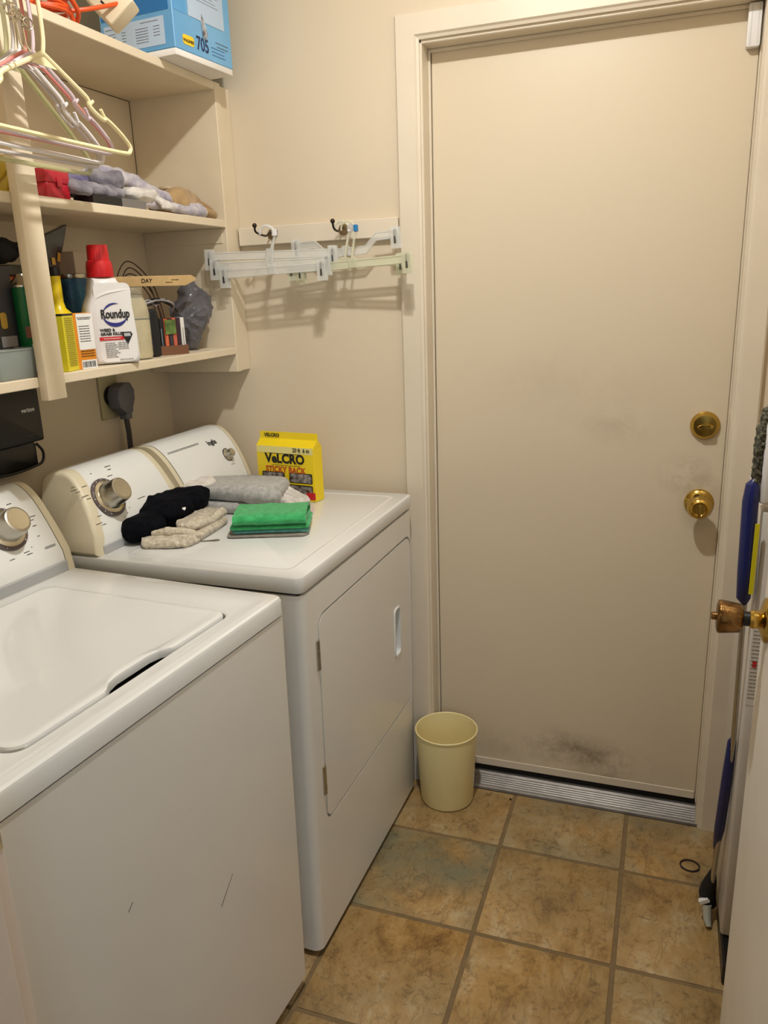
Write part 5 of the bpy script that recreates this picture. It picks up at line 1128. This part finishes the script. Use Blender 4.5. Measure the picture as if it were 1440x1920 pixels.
def knit_slab(nm, cx, cy, lx, ly, z0, z1, rz, seed):
    bm = newbm(); rslab(bm, -lx / 2, lx / 2, -ly / 2, ly / 2, z0, z1, min(lx, ly) * 0.45, min(0.008, (z1 - z0) * 0.48), 8); subdiv(bm, 3)
    for v in bm.verts:
        if v.co.z > z0 + 0.002: v.co.z += 0.0016 * math.sin(v.co.x * 520) + 0.004 * math.sin(v.co.y * 70 + seed)
    rumple(bm, 0.005, 30, seed)
    bmesh.ops.transform(bm, matrix=Matrix.Translation((cx, cy, 0)) @ Matrix.Rotation(rz, 4, 'Z'), verts=bm.verts)
    for v in bm.verts: v.co.z = max(v.co.z, 0.0004)
    finish(bm, nm, CK, ck, ang=80)
knit_slab('lower_layer', 0.018, 0.010, 0.075, 0.215, 0.0004, 0.016, 0.10, 3)
knit_slab('upper_layer', 0.008, 0.040, 0.070, 0.165, 0.016, 0.034, 0.05, 5)
knit_slab('cuff', 0.000, -0.088, 0.120, 0.070, 0.0006, 0.018, 0.28, 8)
bm = newbm(); tube(bm, catmull([(0.062, -0.050, 0.014), (0.040, -0.062, 0.022), (0.0, -0.072, 0.026), (-0.040, -0.090, 0.022)], 8), [0.006, 0.010, 0.011, 0.008], 14); rumple(bm, 0.003, 60, 2); finish(bm, 'cuff_rim', CK, ck, ang=80)
sp = empty('metal_hook_piece', (0.452, -0.563, ZD)); tag(sp, 'small flat metal piece lying before the cream knit on the dryer', 'metal piece')
bm = newbm(); prism(bm, [(-0.021, -0.001), (-0.004, -0.0018), (0.010, -0.0045), (0.019, -0.003), (0.021, 0.001), (0.014, 0.0045), (-0.002, 0.003), (-0.021, 0.0015)], 0.0003, 0.0018, 'z', 0.0006)
bmesh.ops.rotate(bm, verts=bm.verts, matrix=Matrix.Rotation(math.radians(28), 3, 'Z'), cent=(0, 0, 0)); finish(bm, 'blade', mat('dull_metal', (140, 126, 108), 0.4, 0.8), sp)

# ------------------------------------------------------------------ on the floor
bk = empty('wastebasket', (0.862, -0.074, 0.0)); tag(bk, 'pale yellow round plastic wastebasket between the dryer and the door', 'wastebasket')
bm = newbm(); lathe(bm, [(0.068, 0.0002), (0.074, 0.002), (0.0765, 0.008), (0.0875, 0.222), (0.0900, 0.2245), (0.0905, 0.2275), (0.0885, 0.2300), (0.0862, 0.2285), (0.0855, 0.224), (0.0745, 0.010), (0.070, 0.006), (0.0, 0.006)], None, 56); finish(bm, 'bucket', BASKETM, bk)
bm = newbm(); lathe(bm, [(0.022, 0.0065), (0.021, 0.011), (0.0, 0.0115)], None, 20); finish(bm, 'bottom_boss', BASKETM, bk)
ht = empty('hair_tie', (1.529, -0.176, 0.0)); tag(ht, 'thin black hair tie ring lying on a floor tile', 'hair tie')
bm = newbm(); tube(bm, [(0.023 * math.cos(2 * PI * k / 40), 0.021 * math.sin(2 * PI * k / 40), 0.0022) for k in range(39)], 0.0021, 8); finish(bm, 'ring', mat('dark_elastic', (40, 24, 26), 0.7), ht)
cr_ = tag(empty('crumb', (1.043, -0.036, 0.0)), 'tiny dark crumb on the floor near the door sill', 'debris')
bm = newbm(); bmesh.ops.create_icosphere(bm, subdivisions=1, radius=0.0035, matrix=Matrix.Translation((0, 0, 0.0025))); finish(bm, 'bit', DARK, cr_)

# ------------------------------------------------------------------ behind the open door
ib = empty('ironing_board', (1.600, -0.36, 0.0)); tag(ib, 'white folded board with a warning label standing on end behind the open door', 'ironing board')
bm = newbm(); rslab(bm, 1.583, 1.607, -0.455, -0.14, 0.055, 1.02, 0.006, 0.004, 3); finish(bm, 'board', mat('offwhite_metal', (214, 208, 200), 0.35), ib, (1.600, -0.36, 0.0))
bm = newbm(); rslab(bm, 1.574, 1.604, -0.46, -0.40, 1.035, 1.19, 0.010, 0.006, 4); finish(bm, 'top_bracket', WHITEP, ib, (1.600, -0.36, 0.0))
bm = newbm(); box(bm, 1.585, 1.605, -0.54, -0.13, 0.001, 0.050, bev=0.004); finish(bm, 'foot', BLACK, ib, (1.600, -0.36, 0.0), smooth=False)
FI = frame((1.595, -0.4553, 0.72), (1, 0, 0), (0, 0, 1)) @ Matrix.Translation((0, 0, 0)) ; FI = Matrix.Translation((-1.600, 0.36, 0)) @ FI
plate(ib, FI, 0.018, 0.20, mat('warning_label', (222, 216, 206), 0.5), 'warning_label')
fine_lines(ib, FI, [(-0.007, 0.085 - 0.008 * k, 0.014) for k in range(22)], GREYT, 6); plate(ib, on(FI, 0, -0.01, 0.0004), 0.008, 0.014, RT, 'warning_mark')
mp_ = empty('floor_duster', (1.570, -0.43, 0.0)); tag(mp_, 'tall duster with navy handle grips and a silver tube leaning behind the open door', 'duster'); OM = (1.570, -0.43, 0.0)
bm = newbm(); tube(bm, [(1.566, -0.36, 0.10), (1.574, -0.43, 0.52), (1.566, -0.45, 0.86), (1.568, -0.44, 1.20)], 0.0055, 12); finish(bm, 'tube', STEEL, mp_, OM)
bm = newbm(); tube(bm, [(1.567, -0.452, 0.832), (1.564, -0.452, 0.846), (1.563, -0.452, 0.90), (1.560, -0.452, 1.04), (1.561, -0.452, 1.072), (1.563, -0.452, 1.082)], [0.004, 0.013, 0.0145, 0.0145, 0.012, 0.004], 16); finish(bm, 'upper_grip', NAVY, mp_, OM)
bm = newbm(); box(bm, 1.5705, 1.5785, -0.4675, -0.4655, 0.86, 1.00); finish(bm, 'yellow_sticker', mat('yellow_sticker', (214, 204, 30), 0.4), mp_, OM, smooth=False)
bm = newbm(); tube(bm, [(1.573, -0.428, 0.53), (1.572, -0.424, 0.515), (1.571, -0.41, 0.42), (1.568, -0.39, 0.28), (1.566, -0.375, 0.22), (1.567, -0.370, 0.20)], [0.003, 0.009, 0.011, 0.011, 0.007, 0.003], 14); finish(bm, 'lower_grip', NAVY, mp_, OM)
bm = newbm(); tube(bm, catmull([(1.566, -0.45, 1.075), (1.567, -0.448, 1.12), (1.570, -0.445, 1.16), (1.578, -0.44, 1.20), (1.585, -0.435, 1.215)], 6), [0.008, 0.009, 0.011, 0.013, 0.007], 18); subdiv(bm, 1); rumple(bm, 0.004, 160, 3); finish(bm, 'fluffy_head', mat('grey_fluff', (112, 110, 92), 0.95, var=0.4, scale=200, bump=1.0, bscale=300), mp_, OM, ang=80)
bm = newbm(); cloth_pts = [(1.566, -0.36, 0.10), (1.562, -0.345, 0.14), (1.566, -0.33, 0.06), (1.568, -0.34, 0.012)]
tube(bm, catmull([(1.567, -0.362, 0.150), (1.563, -0.355, 0.11), (1.560, -0.345, 0.07), (1.566, -0.345, 0.035)], 6), [0.004, 0.014, 0.019, 0.016], 14); finish(bm, 'black_head', mat('black_cloth', (24, 24, 24), 0.85, var=0.1, bump=0.3), mp_, OM)
bm = newbm(); box(bm, -0.012, 0.012, -0.006, 0.006, -0.006, 0.006, bev=0.002, M=Matrix.Translation((1.553, -0.362, 0.058)) @ Matrix.Rotation(-0.6, 4, 'Y')); finish(bm, 'white_clip', WHITEP, mp_, OM, smooth=False)
bm = newbm(); tube(bm, [(1.560, -0.362, 0.048), (1.562, -0.372, 0.020), (1.566, -0.385, 0.008)], [0.010, 0.009, 0.006], 10); finish(bm, 'hinge_joint', mat('grey_white_plastic', (186, 186, 172), 0.5), mp_, OM)
